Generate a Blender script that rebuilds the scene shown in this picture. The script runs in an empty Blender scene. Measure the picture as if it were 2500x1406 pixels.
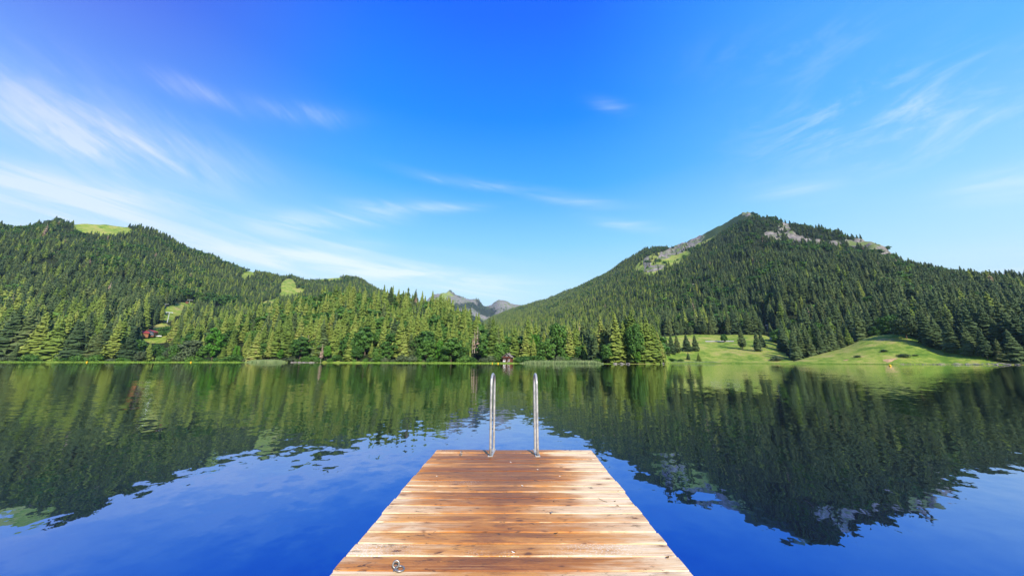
import bpy, bmesh, math, random
import numpy as np
from mathutils import Vector, Matrix

random.seed(7)
RNG = np.random.default_rng(7)
S = bpy.context.scene
COL = S.collection
R = math.radians

# ------------------------------------------------------------------ camera model (photo pixels 2500 x 1406)
F = 790.0
PITCH = math.atan(177 / F)
ROLL = R(0.10)
SP, CP = math.sin(PITCH), math.cos(PITCH)
HW = 1.75            # eye above the water
HD = 1.30            # eye above the deck
ZD = HW - HD         # deck top


def px_dir(x, y):
    r = (np.asarray(x, float) - 1250) / F
    u = (703 - np.asarray(y, float)) / F
    cr, sr = math.cos(ROLL), math.sin(ROLL)
    r, u = r * cr - u * sr, r * sr + u * cr
    return r, CP - u * SP, SP + u * CP


def px_ang(x, y):
    a, b, c = px_dir(x, y)
    return np.arctan2(a, b), c / np.hypot(a, b)


def project(X, Y, Z):
    Z = Z - HW
    f = Y * CP + Z * SP
    u = -Y * SP + Z * CP
    f = np.where(f < 1e-3, 1e-3, f)
    r, u = X / f, u / f
    cr, sr = math.cos(ROLL), math.sin(ROLL)
    r, u = r * cr + u * sr, -r * sr + u * cr
    return 1250 + F * r, 703 - F * u, f


def phi_of(x):
    return px_ang(x, 880)[0]


# ------------------------------------------------------------------ value noise
def _hash(ix, iy, seed):
    h = (ix.astype(np.int64) * 374761393 + iy.astype(np.int64) * 668265263 + seed * 974711) & 0x7FFFFFFF
    h = ((h ^ (h >> 13)) * 1274126177) & 0x7FFFFFFF
    return ((h ^ (h >> 16)) & 0xFFFF) / 65535.0


def vnoise(x, y, seed=0):
    x = np.asarray(x, float); y = np.asarray(y, float)
    ix, iy = np.floor(x), np.floor(y)
    fx, fy = x - ix, y - iy
    fx = fx * fx * (3 - 2 * fx); fy = fy * fy * (3 - 2 * fy)
    a = _hash(ix, iy, seed); b = _hash(ix + 1, iy, seed)
    c = _hash(ix, iy + 1, seed); d = _hash(ix + 1, iy + 1, seed)
    return (a + (b - a) * fx) * (1 - fy) + (c + (d - c) * fx) * fy - 0.5


def fbm(x, y, seed=0, oct=4):
    t = 0; a = 1.0
    for k in range(oct):
        t = t + a * vnoise(x * 2 ** k + 13.7 * k, y * 2 ** k - 7.1 * k, seed + k)
        a *= 0.5
    return t


# ------------------------------------------------------------------ terrain heights
PG = np.radians(np.arange(-180, 180.01, 0.1))


def smooth(v, n=3):
    k = np.exp(-0.5 * (np.arange(-3 * n, 3 * n + 1) / n) ** 2); k /= k.sum()
    p = np.pad(v, 3 * n, mode='edge')
    return np.convolve(p, k, 'valid')


def table(pairs, n=8):
    ph = [phi_of(x) for x, _ in pairs]
    return smooth(np.interp(PG, ph, [v for _, v in pairs]), n)


def look(tab, ph):
    return np.interp(ph, PG, tab)


# forward distance of the waterline -> radial distance
SHORE_FWD = [(-4000, 120), (-400, 225), (0, 228), (300, 236), (640, 246), (760, 236), (900, 226), (1100, 215), (1240, 208), (1420, 200),
             (1480, 184), (1560, 180), (1608, 182), (1640, 222), (1760, 228), (1900, 214), (2050, 198), (2200, 186),
             (2350, 176), (2500, 168), (2800, 150), (5000, 90)]
rs_tab = table([(x, d / max(0.2, math.cos(phi_of(x)))) for x, d in SHORE_FWD], 4)
_w = np.clip((np.abs(np.degrees(PG)) - 75) / 30, 0, 1)
rs_tab = rs_tab * (1 - _w) + (45 * _w)
sl_tab = table([(-400, .04), (0, .035), (1000, .03), (1450, .035), (1590, .06), (1630, .215), (1900, .205), (1955, .08), (2500, .06)], 10)


class Hill:
    def __init__(s, sil, treeh, r0, r1, zb=0.0, p=1.0, back=0.5):
        ph, te = [], []
        for x, y in sil:
            a, t = px_ang(x, y); ph.append(a); te.append(t)
        o = np.argsort(ph)
        ph = np.array(ph)[o]; te = np.array(te)[o]
        s.r1 = table(r1); s.r0 = table(r0)
        h = HW + s.r1 * np.interp(PG, ph, te) - treeh
        s.h = smooth(h, 3); s.zb = zb; s.p = p; s.back = back
        s.lo, s.hi = ph[0], ph[-1]

    def z(s, ph, r):
        h = look(s.h, ph); r0 = look(s.r0, ph); r1 = look(s.r1, ph)
        t = (r - r0) / np.maximum(r1 - r0, 1)
        tc = np.clip(t, 0, 1)
        up = s.zb + (h - s.zb) * tc ** s.p
        dn = h - (r - r1) * s.back
        z = np.where(t <= 1, up, dn)
        z = np.where(t < 0, s.zb + (r - r0) * 0.4, z)
        e = np.minimum(np.clip((ph - s.lo) / R(2) + 1, 0, 1), np.clip((s.hi - ph) / R(2) + 1, 0, 1))
        return np.where(e < 1, z * e - (1 - e) * 40, z)


hillA = Hill([(-900, 640), (-400, 565), (-150, 538), (0, 533), (60, 540), (140, 522), (175, 534), (192, 531), (250, 537), (305, 538), (325, 545), (345, 543), (390, 555),
              (430, 580), (500, 607), (560, 630), (620, 653), (690, 668), (712, 665), (740, 676), (790, 672), (850, 669),
              (880, 671), (900, 684), (920, 698), (960, 722), (1030, 770), (1100, 830)], 14,
             [(-900, 410), (0, 425), (400, 400), (700, 420), (1100, 480)],
             [(-900, 1150), (0, 1250), (500, 1350), (760, 1500), (900, 1500), (1100, 1500)], 0, 1.25)
hillB = Hill([(380, 880), (430, 840), (470, 806), (520, 770), (560, 750), (600, 738), (650, 726), (700, 716), (740, 708), (800, 692), (860, 690), (900, 696),
              (940, 698), (1000, 706), (1060, 715), (1100, 728), (1150, 750), (1190, 776), (1215, 792), (1260, 830), (1300, 870)], 25,
             [(380, 400), (640, 312), (760, 280), (900, 252), (1240, 213), (1300, 212)],
             [(380, 470), (640, 460), (900, 430), (1100, 390), (1240, 330), (1300, 300)], 0, 1.0, 0.25)
hillC = Hill([(980, 790), (1020, 748), (1050, 726), (1068, 716), (1085, 711), (1098, 709), (1112, 715), (1130, 721), (1145, 722), (1158, 724), (1166, 731), (1180, 737), (1195, 742),
              (1206, 735), (1220, 731), (1236, 734), (1250, 740), (1275, 745), (1320, 760), (1400, 800)], 2,
             [(980, 2300), (1400, 2300)], [(980, 3900), (1400, 3900)], 20, 0.95, 0.6)
hillD = Hill([(1080, 840), (1150, 800), (1200, 772), (1235, 757), (1270, 745), (1330, 731), (1400, 700), (1470, 668), (1540, 624), (1575, 602), (1605, 598),
              (1640, 598), (1700, 575), (1735, 554), (1765, 541), (1800, 518), (1823, 504), (1838, 511), (1852, 520), (1875, 521), (1920, 534), (2000, 553), (2080, 570),
              (2130, 578), (2160, 590), (2180, 611), (2195, 628), (2260, 641), (2330, 656), (2400, 665), (2500, 670), (2700, 690), (2900, 715), (3600, 800)], 12,
             [(1080, 480), (1500, 400), (1640, 415), (1880, 430), (1930, 370), (2150, 375), (2300, 320), (2500, 313), (3600, 320)],
             [(1080, 2300), (1270, 2100), (1450, 1750), (1600, 1500), (1823, 1400), (2000, 1250), (2190, 1080), (2350, 940), (2500, 860), (2900, 700), (3600, 600)],
             6, 1.08)
hillE = Hill([(1890, 892), (1930, 884), (1960, 875), (2000, 864), (2040, 853), (2080, 838), (2110, 824), (2150, 815), (2200, 814), (2240, 823), (2270, 838),
              (2310, 851), (2360, 860), (2420, 874), (2470, 884), (2520, 890)], 0,
             [(1890, 274), (1930, 278), (2040, 281), (2150, 287), (2300, 295), (2500, 311)],
             [(1890, 290), (1960, 303), (2040, 334), (2150, 356), (2240, 350), (2310, 336), (2400, 322), (2520, 322)], 0.2, 0.9, 0.10)
HILLS = [hillA, hillB, hillC, hillD, hillE]


def ground_z(X, Y, detail=True):
    X = np.asarray(X, float); Y = np.asarray(Y, float)
    r = np.hypot(X, Y); ph = np.arctan2(X, Y)
    rs = look(rs_tab, ph) + 3.0 * fbm(X / 22, Y / 22, 5, 3)
    d = r - rs
    land = 0.12 + np.clip(d, 0, 22) * 0.03 + np.minimum(np.maximum(d - 22, 0) * look(sl_tab, ph), 42)
    bed = np.maximum(d * 0.12, -5)
    z = np.where(d > 0, land, bed + 0.12)
    hz = np.full(z.shape, -50.0)
    for h in HILLS:
        q = h.z(ph, r)
        k = 5.0
        dd = np.clip(0.5 + 0.5 * (q - hz) / k, 0, 1)
        hz = np.where(hz < -30, np.maximum(hz, q), hz * (1 - dd) + q * dd + k * dd * (1 - dd) * 0.4)
    if detail:
        a = np.clip((r - rs - 30) / 250, 0, 1)
        hz = hz + a * (fbm(X / 130, Y / 130, 21, 4) * 16 + fbm(X / 34, Y / 34, 31, 3) * 5)
        far = np.clip((r - 2300) / 900, 0, 1)
        hz = hz + far * (np.abs(fbm(X / 260, Y / 260, 41, 5)) * -120 + 18)
    w = np.clip(d / 10, 0, 1)
    zz = np.where(d > 0, np.maximum(land, z * (1 - w) + np.maximum(z, hz) * w), z)
    behind = np.clip((np.abs(np.degrees(ph)) - 80) / 15, 0, 1)
    low = np.where(d > 0, np.minimum(0.3 + d * 0.06, 20), z)
    return zz * (1 - behind) + low * behind


def ell(px, py, x, y, rx, ry, rot=0.0):
    c, s = math.cos(R(rot)), math.sin(R(rot))
    dx, dy = px - x, py - y
    u = (dx * c + dy * s) / rx; v = (-dx * s + dy * c) / ry
    return np.clip(1.5 - np.sqrt(u * u + v * v) * 1.0, 0, 1) * 2 - 0.0


def blob(px, py, lst):
    m = np.zeros(np.shape(px))
    for e in lst:
        m = np.maximum(m, np.clip(ell(px, py, *e), 0, 1))
    return m


CLEAR_A = [(250, 560, 58, 14, 4), (395, 566, 14, 6, 20), (438, 755, 34, 12, -12), (404, 774, 18, 9, 0), (704, 702, 16, 17, 14), (694, 720, 14, 8, -20), (604, 672, 14, 7, -15), (788, 681, 40, 4, 0),
           (170, 732, 26, 8, 10), (206, 741, 12, 7, 0), (720, 716, 20, 8, -20), (560, 752, 14, 6, -20), (652, 742, 24, 6, -20)]
HOUSE_ZONE = [(384, 826, 30, 10, 0), (396, 806, 20, 14, 0), (400, 868, 60, 10, 0)]
CLEAR_D = [(1600, 646, 42, 20, -20), (1648, 634, 34, 14, -22), (1572, 655, 16, 7, -20), (1720, 588, 26, 6, -28)]
ROCK_D = [(1648, 612, 36, 9, -24), (1690, 594, 26, 8, -30), (1598, 655, 22, 6, -15), (1580, 640, 8, 12, 10), (1915, 556, 12, 9, 10), (1952, 584, 22, 8, 12), (1995, 590, 16, 6, 12), (2040, 596, 14, 5, 14), (2082, 598, 16, 6, 14), (1930, 572, 12, 5, 12), (2128, 600, 34, 12, 22), (2162, 612, 18, 11, 38),
          (1965, 637, 10, 5, 0), (2128, 690, 26, 5, 12), (1890, 576, 20, 8, 10), (1822, 520, 10, 5, 0), (1690, 700, 6, 5, 0)]
BARE_D = [(1752, 556, 66, 12, -29), (1816, 527, 18, 10, 0)]
MEADOW_C = [(1075, 722, 16, 12, 30), (1095, 722, 20, 8, 45)]

D_FOOT = table([(1595, 250), (1612, 395), (1650, 402), (1700, 425), (1760, 432), (1880, 430), (1902, 400), (1918, 350), (1930, 312), (1945, 298), (1965, 312), (2000, 328),
                (2040, 342), (2150, 362), (2240, 354), (2300, 338), (2340, 326), (2380, 316), (2440, 311), (2500, 314), (2700, 326)], 2)


def cover(X, Y, Z):
    """meadow, rock, bare masks 0..1 of the ground at a point"""
    px, py, f = project(X, Y, Z)
    r = np.hypot(X, Y); ph = np.arctan2(X, Y)
    rs = look(rs_tab, ph)
    x0 = 1250 + F * np.tan(np.clip(ph, -1.4, 1.4)) * 1.0248
    wob = fbm(X / 30, Y / 30, 77, 3) * 10
    front = Y > 0
    mA = np.where((r > 380) & (px < 1000) & front, blob(px, py + wob * .3, CLEAR_A), 0)
    mA = np.where((px > 640) & (r < 620), 0, mA)
    mH = np.where((r > 330) & (r < 620) & front, blob(px, py, HOUSE_ZONE), 0)
    mD = np.where((r > 700) & (px > 1400) & front, blob(px, py + wob * .4, CLEAR_D), 0)
    rk = np.where((r > 600) & (px > 1400) & front, blob(px, py + wob * .5, ROCK_D), 0)
    bare = np.where((r > 700) & (px > 1400) & front, blob(px, py, BARE_D), 0)
    rk = np.where((r > 2900) & (px < 1400), np.clip(0.45 + fbm(X / 160, Y / 160, 51, 4) * 1.6 + (Z - 560) / 500, 0, 1), rk)
    mC = np.where((r > 2900) & (px < 1400), blob(px, py, MEADOW_C), 0)
    foot = look(D_FOOT, ph)
    mF = np.where((x0 > 1600) & (x0 < 2750) & front, np.clip((foot - r) / 5 + 0.5, 0, 1), 0)
    strip = np.where(x0 < 1600, np.clip((9 - (r - rs)) / 3, 0, 1), 0)
    back = np.where(~front, 1.0, 0.0)
    mead = np.maximum.reduce([mA, mD, mC, mF, strip, mH * 0.8, back])
    return mead, rk, bare


# ------------------------------------------------------------------ node helpers
class NT:
    def __init__(s, nt):
        s.nt = nt; nt.nodes.clear()

    def n(s, typ, inp=None, **kw):
        nd = s.nt.nodes.new(typ)
        for k, v in kw.items():
            setattr(nd, k, v)
        for k, v in (inp or {}).items():
            if hasattr(v, 'is_output'):
                s.nt.links.new(v, nd.inputs[k])
            else:
                nd.inputs[k].default_value = v
        return nd

    def math(s, op, a, b=0.0, c=None, clamp=False):
        d = {0: a, 1: b}
        if c is not None:
            d[2] = c
        return s.n('ShaderNodeMath', d, operation=op, use_clamp=clamp).outputs[0]

    def mix(s, f, a, b, blend='MIX'):
        nd = s.nt.nodes.new('ShaderNodeMix'); nd.data_type = 'RGBA'; nd.blend_type = blend
        for i, v in ((0, f), (6, a), (7, b)):
            if hasattr(v, 'is_output'):
                s.nt.links.new(v, nd.inputs[i])
            else:
                nd.inputs[i].default_value = v if i == 0 or len(v) == 4 else (*v, 1)
        return nd.outputs[2]

    def ramp(s, f, stops, interp='LINEAR'):
        nd = s.nt.nodes.new('ShaderNodeValToRGB'); cr = nd.color_ramp; cr.interpolation = interp
        while len(cr.elements) < len(stops):
            cr.elements.new(0.5)
        for e, (p, c) in zip(cr.elements, stops):
            e.position = p; e.color = (*c, 1) if len(c) == 3 else c
        s.nt.links.new(f, nd.inputs[0])
        return nd.outputs[0]

    def noise(s, vec, scale, detail=4, rough=0.5, dist=0.0, w=None):
        return s.n('ShaderNodeTexNoise', {'Vector': vec, 'Scale': scale, 'Detail': detail, 'Roughness': rough, 'Distortion': dist})

    def mapping(s, vec, loc=(0, 0, 0), rot=(0, 0, 0), sc=(1, 1, 1)):
        return s.n('ShaderNodeMapping', {'Vector': vec, 'Location': loc, 'Rotation': rot, 'Scale': sc}).outputs[0]

    def maprange(s, v, a, b, c=0.0, d=1.0, smooth=True):
        nd = s.n('ShaderNodeMapRange', {0: v, 1: a, 2: b, 3: c, 4: d}, interpolation_type='SMOOTHSTEP' if smooth else 'LINEAR')
        return nd.outputs[0]


def material(name):
    m = bpy.data.materials.new(name); m.use_nodes = True
    t = NT(m.node_tree)
    out = t.n('ShaderNodeOutputMaterial')
    return m, t, out


def principled(t, out, color, rough=0.7, metal=0.0, spec=0.3, normal=None, **kw):
    d = {'Base Color': color if hasattr(color, 'is_output') else (*color, 1), 'Roughness': rough, 'Metallic': metal, 'Specular IOR Level': spec}
    d.update(kw)
    if normal is not None:
        d['Normal'] = normal
    b = t.n('ShaderNodeBsdfPrincipled', d)
    t.nt.links.new(b.outputs[0], out.inputs[0])
    return b


def simple(name, color, rough=0.7, metal=0.0, spec=0.3, var=0.25, scale=6.0):
    m, t, out = material(name)
    tc = t.n('ShaderNodeTexCoord').outputs['Object']
    n = t.noise(tc, scale, 5, 0.6).outputs[0]
    lo = tuple(c * (1 - var) for c in color); hi = tuple(min(1, c * (1 + var)) for c in color)
    principled(t, out, t.ramp(n, [(0.3, lo), (0.7, hi)]), rough, metal, spec)
    return m


# ------------------------------------------------------------------ object helpers
def link(o, parent=None):
    COL.objects.link(o)
    if parent is not None:
        o.parent = parent
    return o


def mesh_obj(name, verts, faces, mats, parent=None, smooth=False, midx=None):
    me = bpy.data.meshes.new(name)
    me.from_pydata([tuple(v) for v in verts], [], [tuple(f) for f in faces])
    for m in (mats if isinstance(mats, (list, tuple)) else [mats]):
        me.materials.append(m)
    if midx is not None:
        me.polygons.foreach_set('material_index', midx)
    if smooth:
        me.polygons.foreach_set('use_smooth', [True] * len(me.polygons))
    me.update()
    return link(bpy.data.objects.new(name, me), parent)


def bm_obj(name, bm, mats, parent=None, smooth=False):
    me = bpy.data.meshes.new(name)
    bmesh.ops.recalc_face_normals(bm, faces=bm.faces)
    bm.to_mesh(me); bm.free()
    for m in (mats if isinstance(mats, (list, tuple)) else [mats]):
        me.materials.append(m)
    if smooth:
        me.polygons.foreach_set('use_smooth', [True] * len(me.polygons))
    return link(bpy.data.objects.new(name, me), parent)


def tag(o, label=None, cat=None, group=None, kind=None):
    if label: o['label'] = label
    if cat: o['category'] = cat
    if group: o['group'] = group
    if kind: o['kind'] = kind
    return o


def empty(name, loc, rz=0.0, sc=None):
    o = bpy.data.objects.new(name, None)
    o.location = loc; o.rotation_euler = (0, 0, rz)
    if sc is not None:
        o.scale = sc
    o.empty_display_size = 0.2
    return link(o)


def box(bm, x0, x1, y0, y1, z0, z1, bev=0.0):
    r = bmesh.ops.create_cube(bm, size=1.0)
    for v in r['verts']:
        v.co = Vector(((x0 + x1) / 2 + v.co.x * (x1 - x0), (y0 + y1) / 2 + v.co.y * (y1 - y0), (z0 + z1) / 2 + v.co.z * (z1 - z0)))
    if bev > 0:
        es = list({e for v in r['verts'] for e in v.link_edges})
        bmesh.ops.bevel(bm, geom=es, offset=bev, segments=2, affect='EDGES', profile=0.5)


def tube(bm, pts, rad, seg=14, cap=True):
    pts = [Vector(p) for p in pts]
    rads = rad if isinstance(rad, (list, tuple)) else [rad] * len(pts)
    rings = []
    up = None
    for i, p in enumerate(pts):
        t = (pts[min(i + 1, len(pts) - 1)] - pts[max(i - 1, 0)]).normalized()
        if up is None:
            up = t.orthogonal().normalized()
        up = (up - t * up.dot(t)).normalized()
        b = t.cross(up)
        rings.append([bm.verts.new(p + (up * math.cos(a) + b * math.sin(a)) * rads[i]) for a in [2 * math.pi * k / seg for k in range(seg)]])
    for a, b in zip(rings, rings[1:]):
        for k in range(seg):
            bm.faces.new((a[k], a[(k + 1) % seg], b[(k + 1) % seg], b[k]))
    if cap:
        bm.faces.new(rings[0][::-1]); bm.faces.new(rings[-1])


def torus(bm, c, R0, r, nx, ny, seg=36, sg=12):
    c = Vector(c); nx = Vector(nx).normalized(); ny = Vector(ny).normalized(); nz = nx.cross(ny)
    rings = []
    for i in range(seg):
        a = 2 * math.pi * i / seg
        d = nx * math.cos(a) + ny * math.sin(a)
        rings.append([bm.verts.new(c + d * (R0 + r * math.cos(b)) + nz * r * math.sin(b)) for b in [2 * math.pi * k / sg for k in range(sg)]])
    for i in range(seg):
        a, b = rings[i], rings[(i + 1) % seg]
        for k in range(sg):
            bm.faces.new((a[k], a[(k + 1) % sg], b[(k + 1) % sg], b[k]))


HAZE = 5.0e-5
# ------------------------------------------------------------------ camera
cam = bpy.data.cameras.new("camera"); cam.sensor_width = 36; cam.lens = 36 * F / 2500
cam.clip_start = 0.05; cam.clip_end = 30000
camo = link(bpy.data.objects.new("camera", cam))
camo.location = (0, 0, HW)
camo.matrix_world = Matrix.Translation((0, 0, HW)) @ Matrix.Rotation(math.pi / 2 + PITCH, 4, 'X') @ Matrix.Rotation(ROLL, 4, 'Z')
S.camera = camo

# ------------------------------------------------------------------ sun and sky
SUN_EL, SUN_AZ = R(36), R(180 - 21)         # azimuth clockwise from +Y: behind the viewer, to the right
sd = Vector((math.sin(SUN_AZ) * math.cos(SUN_EL), math.cos(SUN_AZ) * math.cos(SUN_EL), math.sin(SUN_EL)))
sun = bpy.data.lights.new("sun", 'SUN'); sun.energy = 5.0; sun.angle = R(0.5); sun.color = (1.0, 0.93, 0.80)
suno = link(bpy.data.objects.new("sun", sun)); suno.rotation_euler = sd.to_track_quat('Z', 'Y').to_euler(); suno.location = (0, 0, 50)

W = bpy.data.worlds.new("World"); S.world = W; W.use_nodes = True
t = NT(W.node_tree)
wout = t.n('ShaderNodeOutputWorld')
sky = t.n('ShaderNodeTexSky', sky_type='NISHITA', sun_disc=False, sun_elevation=SUN_EL, sun_rotation=SUN_AZ, altitude=1100, air_density=1.0, dust_density=0.6, ozone_density=3.0)
gen = t.n('ShaderNodeTexCoord').outputs['Generated']
sep = t.n('ShaderNodeSeparateXYZ', {0: gen})
dx, dy, dz = sep.outputs
el = t.math('ARCSINE', dz)
az = t.math('ARCTAN2', dx, dy)
# clear blue that deepens with height, violet towards the one side and cyan towards the other
grad = t.ramp(t.math('DIVIDE', el, 1.2), [
    (0.0, (0.74, 0.88, 0.96)), (0.17, (0.52, 0.82, 1.0)), (0.29, (0.25, 0.64, 1.0)), (0.43, (0.05, 0.40, 1.0)), (0.58, (0.0, 0.245, 1.0)), (0.76, (0.0, 0.135, 1.0)), (1.0, (0.0, 0.07, 0.85))])
vio = t.math('MULTIPLY', t.maprange(az, -0.40, -1.15), t.maprange(el, 0.25, 0.75, 0.25, 1.0))
grad = t.mix(t.math('MULTIPLY', vio, 0.9), grad, t.ramp(t.math('DIVIDE', el, 1.2), [(0.0, (0.74, 0.80, 0.98)), (0.25, (0.42, 0.54, 0.95)), (0.42, (0.17, 0.24, 0.85)), (0.6, (0.075, 0.11, 0.74)), (0.8, (0.055, 0.065, 0.66)), (1.0, (0.05, 0.05, 0.6))]))
cya = t.math('MULTIPLY', t.maprange(az, 0.15, 1.0), t.maprange(el, 0.2, 0.8, 0.5, 1.0))
grad = t.mix(t.math('MULTIPLY', cya, 0.85), grad, t.ramp(t.math('DIVIDE', el, 1.2), [(0.0, (0.70, 0.87, 0.96)), (0.2, (0.46, 0.77, 0.97)), (0.45, (0.13, 0.49, 0.94)), (0.7, (0.035, 0.32, 0.92)), (1.0, (0.01, 0.25, 0.85))]))
nish = t.mix(1.0, sky.outputs[0], (0.105, 0.105, 0.105), 'MULTIPLY')
base = t.mix(0.93, nish, grad)


# cirrus: streaky noise gated by soft banks that hang in fixed directions of the sky
def bank(azd, eld, la, lb, rot, sharp=1.0):
    ca, sa = math.cos(R(rot)), math.sin(R(rot))
    u0 = t.math('SUBTRACT', az, R(azd)); v0 = t.math('SUBTRACT', el, R(eld))
    u = t.math('ADD', t.math('MULTIPLY', u0, ca / R(la)), t.math('MULTIPLY', v0, sa / R(la)))
    v = t.math('ADD', t.math('MULTIPLY', u0, -sa / R(lb)), t.math('MULTIPLY', v0, ca / R(lb)))
    d = t.math('ADD', t.math('MULTIPLY', u, u), t.math('MULTIPLY', v, v))
    return t.math('MULTIPLY', t.math('EXPONENT', t.math('MULTIPLY', d, -1.0)), sharp)


def sky_dir(x, y):
    a, te = px_ang(x, y)
    return math.degrees(a), math.degrees(math.atan(te))


comb = t.n('ShaderNodeCombineXYZ', {0: az, 1: el, 2: 0.0}).outputs[0]


def streaks(rot, sx, sy, seed, lo, hi, scale=1.0, detail=7, rough=0.62):
    m = t.mapping(t.mapping(comb, rot=(0, 0, R(-rot))), loc=(seed, seed * .7, seed * .3), sc=(sx, sy, 1))
    n = t.noise(m, scale, detail, rough, 0.6).outputs[0]
    return t.maprange(n, lo, hi)


def bank_px(x0, y0, x1, y1, wid, sharp):
    """a bank that runs between two sky directions, wid degrees half-wide"""
    a0, e0 = sky_dir(x0, y0); a1, e1 = sky_dir(x1, y1)
    L = math.hypot(a1 - a0, e1 - e0)
    return bank((a0 + a1) / 2, (e0 + e1) / 2, max(L * 0.5, wid), wid, math.degrees(math.atan2(e1 - e0, a1 - a0)), sharp)


def total(lst):
    s = lst[0]
    for q in lst[1:]:
        s = t.math('ADD', s, q)
    return s


st1 = streaks(-24, 2.2, 16, 3.1, 0.40, 0.72)
st2 = streaks(-6, 2.4, 22, 8.3, 0.38, 0.74)
st3 = streaks(3, 5, 15, 5.7, 0.42, 0.78, detail=9, rough=0.72)
mot = streaks(-30, 14, 40, 1.7, 0.3, 0.62, detail=5)
c1 = t.math('MULTIPLY', total([bank_px(-160, 170, 560, 420, 3.6, 1.0), bank_px(-100, 290, 420, 380, 2.2, .7), bank_px(350, 175, 520, 240, 1.0, .62), bank_px(520, 238, 820, 290, 1.3, .45),
                               bank_px(-150, 60, 250, 250, 3.5, .35)]), t.math('MULTIPLY_ADD', mot, 0.45, 0.45))
c1 = t.math('MULTIPLY', c1, t.math('MULTIPLY_ADD', st1, 0.8, 0.28))
c2 = t.math('MULTIPLY', total([bank_px(-500, 490, 420, 560, 4.2, 1.5), bank_px(-100, 410, 480, 490, 1.7, .8), bank_px(560, 560, 960, 520, 2.0, .8), bank_px(780, 590, 960, 600, 1.2, .7),
                               bank_px(300, 610, 1150, 665, 3.2, .55), bank_px(480, 605, 900, 640, 1.2, 1.3), bank_px(800, 640, 1300, 690, 1.3, 1.0), bank_px(1000, 420, 1250, 460, .8, .55), bank_px(920, 500, 1160, 505, .8, .5),
                               bank_px(1310, 475, 1500, 500, 1.0, .55), bank_px(1440, 535, 1640, 560, .9, .5), bank_px(1050, 690, 1300, 720, 1.4, .8), bank_px(1850, 470, 2120, 470, 1.6, .4),
                               bank_px(2300, 470, 2600, 450, 1.5, .5), bank_px(2250, 640, 2700, 640, 1.6, .55), bank_px(1440, 245, 1530, 265, .9, .3)]), t.math('MULTIPLY_ADD', st2, 0.85, 0.2))
c3 = t.math('MULTIPLY', total([bank_px(1880, 345, 2560, 200, 4.4, .62), bank_px(1700, 160, 2200, 60, 3.0, .15), bank_px(2350, 390, 2650, 340, 2.6, .6)]), st3)
cl = t.math('MINIMUM', t.math('ADD', t.math('ADD', c1, c2), c3), 0.9)
ccol = t.mix(vio, (0.88, 0.95, 1.0), (0.56, 0.57, 0.98))
skyc = t.mix(t.math('MULTIPLY', cl, t.math('MULTIPLY_ADD', vio, -0.30, 0.85)), base, ccol)
# below the horizon: dull green ground light
skyc = t.mix(t.maprange(dz, -0.005, -0.05), skyc, (0.10, 0.12, 0.08))
SKY_GAIN = 8.5
bg = t.n('ShaderNodeBackground', {'Color': t.mix(1.0, skyc, (SKY_GAIN, SKY_GAIN, SKY_GAIN), 'MULTIPLY'), 'Strength': 0.1})
t.nt.links.new(bg.outputs[0], wout.inputs[0])

# ------------------------------------------------------------------ terrain
az_in = np.radians(np.arange(-68, 68.01, 0.2))
az_out = np.radians(np.concatenate([np.arange(-180, -68, 4.0), np.arange(70, 180.0, 4.0)]))
AZ = np.sort(np.concatenate([az_in, az_out]))
RR = np.concatenate([[0, 12, 24, 36], np.arange(44, 150, 9), np.arange(150, 520, 3.5), np.arange(520, 1000, 7), np.arange(1000, 2000, 12), np.geomspace(2000, 4650, 70)])
RR[0] = 3
na, nr = len(AZ), len(RR)
A2, R2 = np.meshgrid(AZ, RR)
TX, TY = R2 * np.sin(A2), R2 * np.cos(A2)
TZ = ground_z(TX, TY)
mead, rock, bare = cover(TX, TY, TZ)
rockj = np.clip(rock, 0, 1) * np.where(R2 > 600, 1, 0)
TZ = TZ + rockj * np.where(R2 < 2900, 1, .0) * (np.abs(fbm(TX / 22, TY / 22, 91, 3)) * 22 - 4)
verts = np.stack([TX, TY, TZ], -1).reshape(-1, 3)
i, j = np.meshgrid(np.arange(nr - 1), np.arange(na), indexing='ij')
j2 = (j + 1) % na
faces = np.stack([i * na + j, i * na + j2, (i + 1) * na + j2, (i + 1) * na + j], -1).reshape(-1, 4)
me = bpy.data.meshes.new("hills")
me.vertices.add(len(verts)); me.vertices.foreach_set('co', verts.ravel())
me.loops.add(faces.size); me.loops.foreach_set('vertex_index', faces.ravel().astype(np.int32))
me.polygons.add(len(faces)); me.polygons.foreach_set('loop_start', np.arange(0, faces.size, 4, dtype=np.int32))
me.polygons.foreach_set('use_smooth', [True] * len(faces))
me.update(calc_edges=True); me.validate()
ca = me.color_attributes.new('cover', 'FLOAT_COLOR', 'POINT')
ca.data.foreach_set('color', np.stack([mead.ravel(), rock.ravel(), bare.ravel(), np.ones(mead.size)], -1).ravel())
terrain = link(bpy.data.objects.new("hills", me))
tag(terrain, 'lake bed, shore meadows and steep wooded hills and mountains around the lake', kind='structure')

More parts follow.
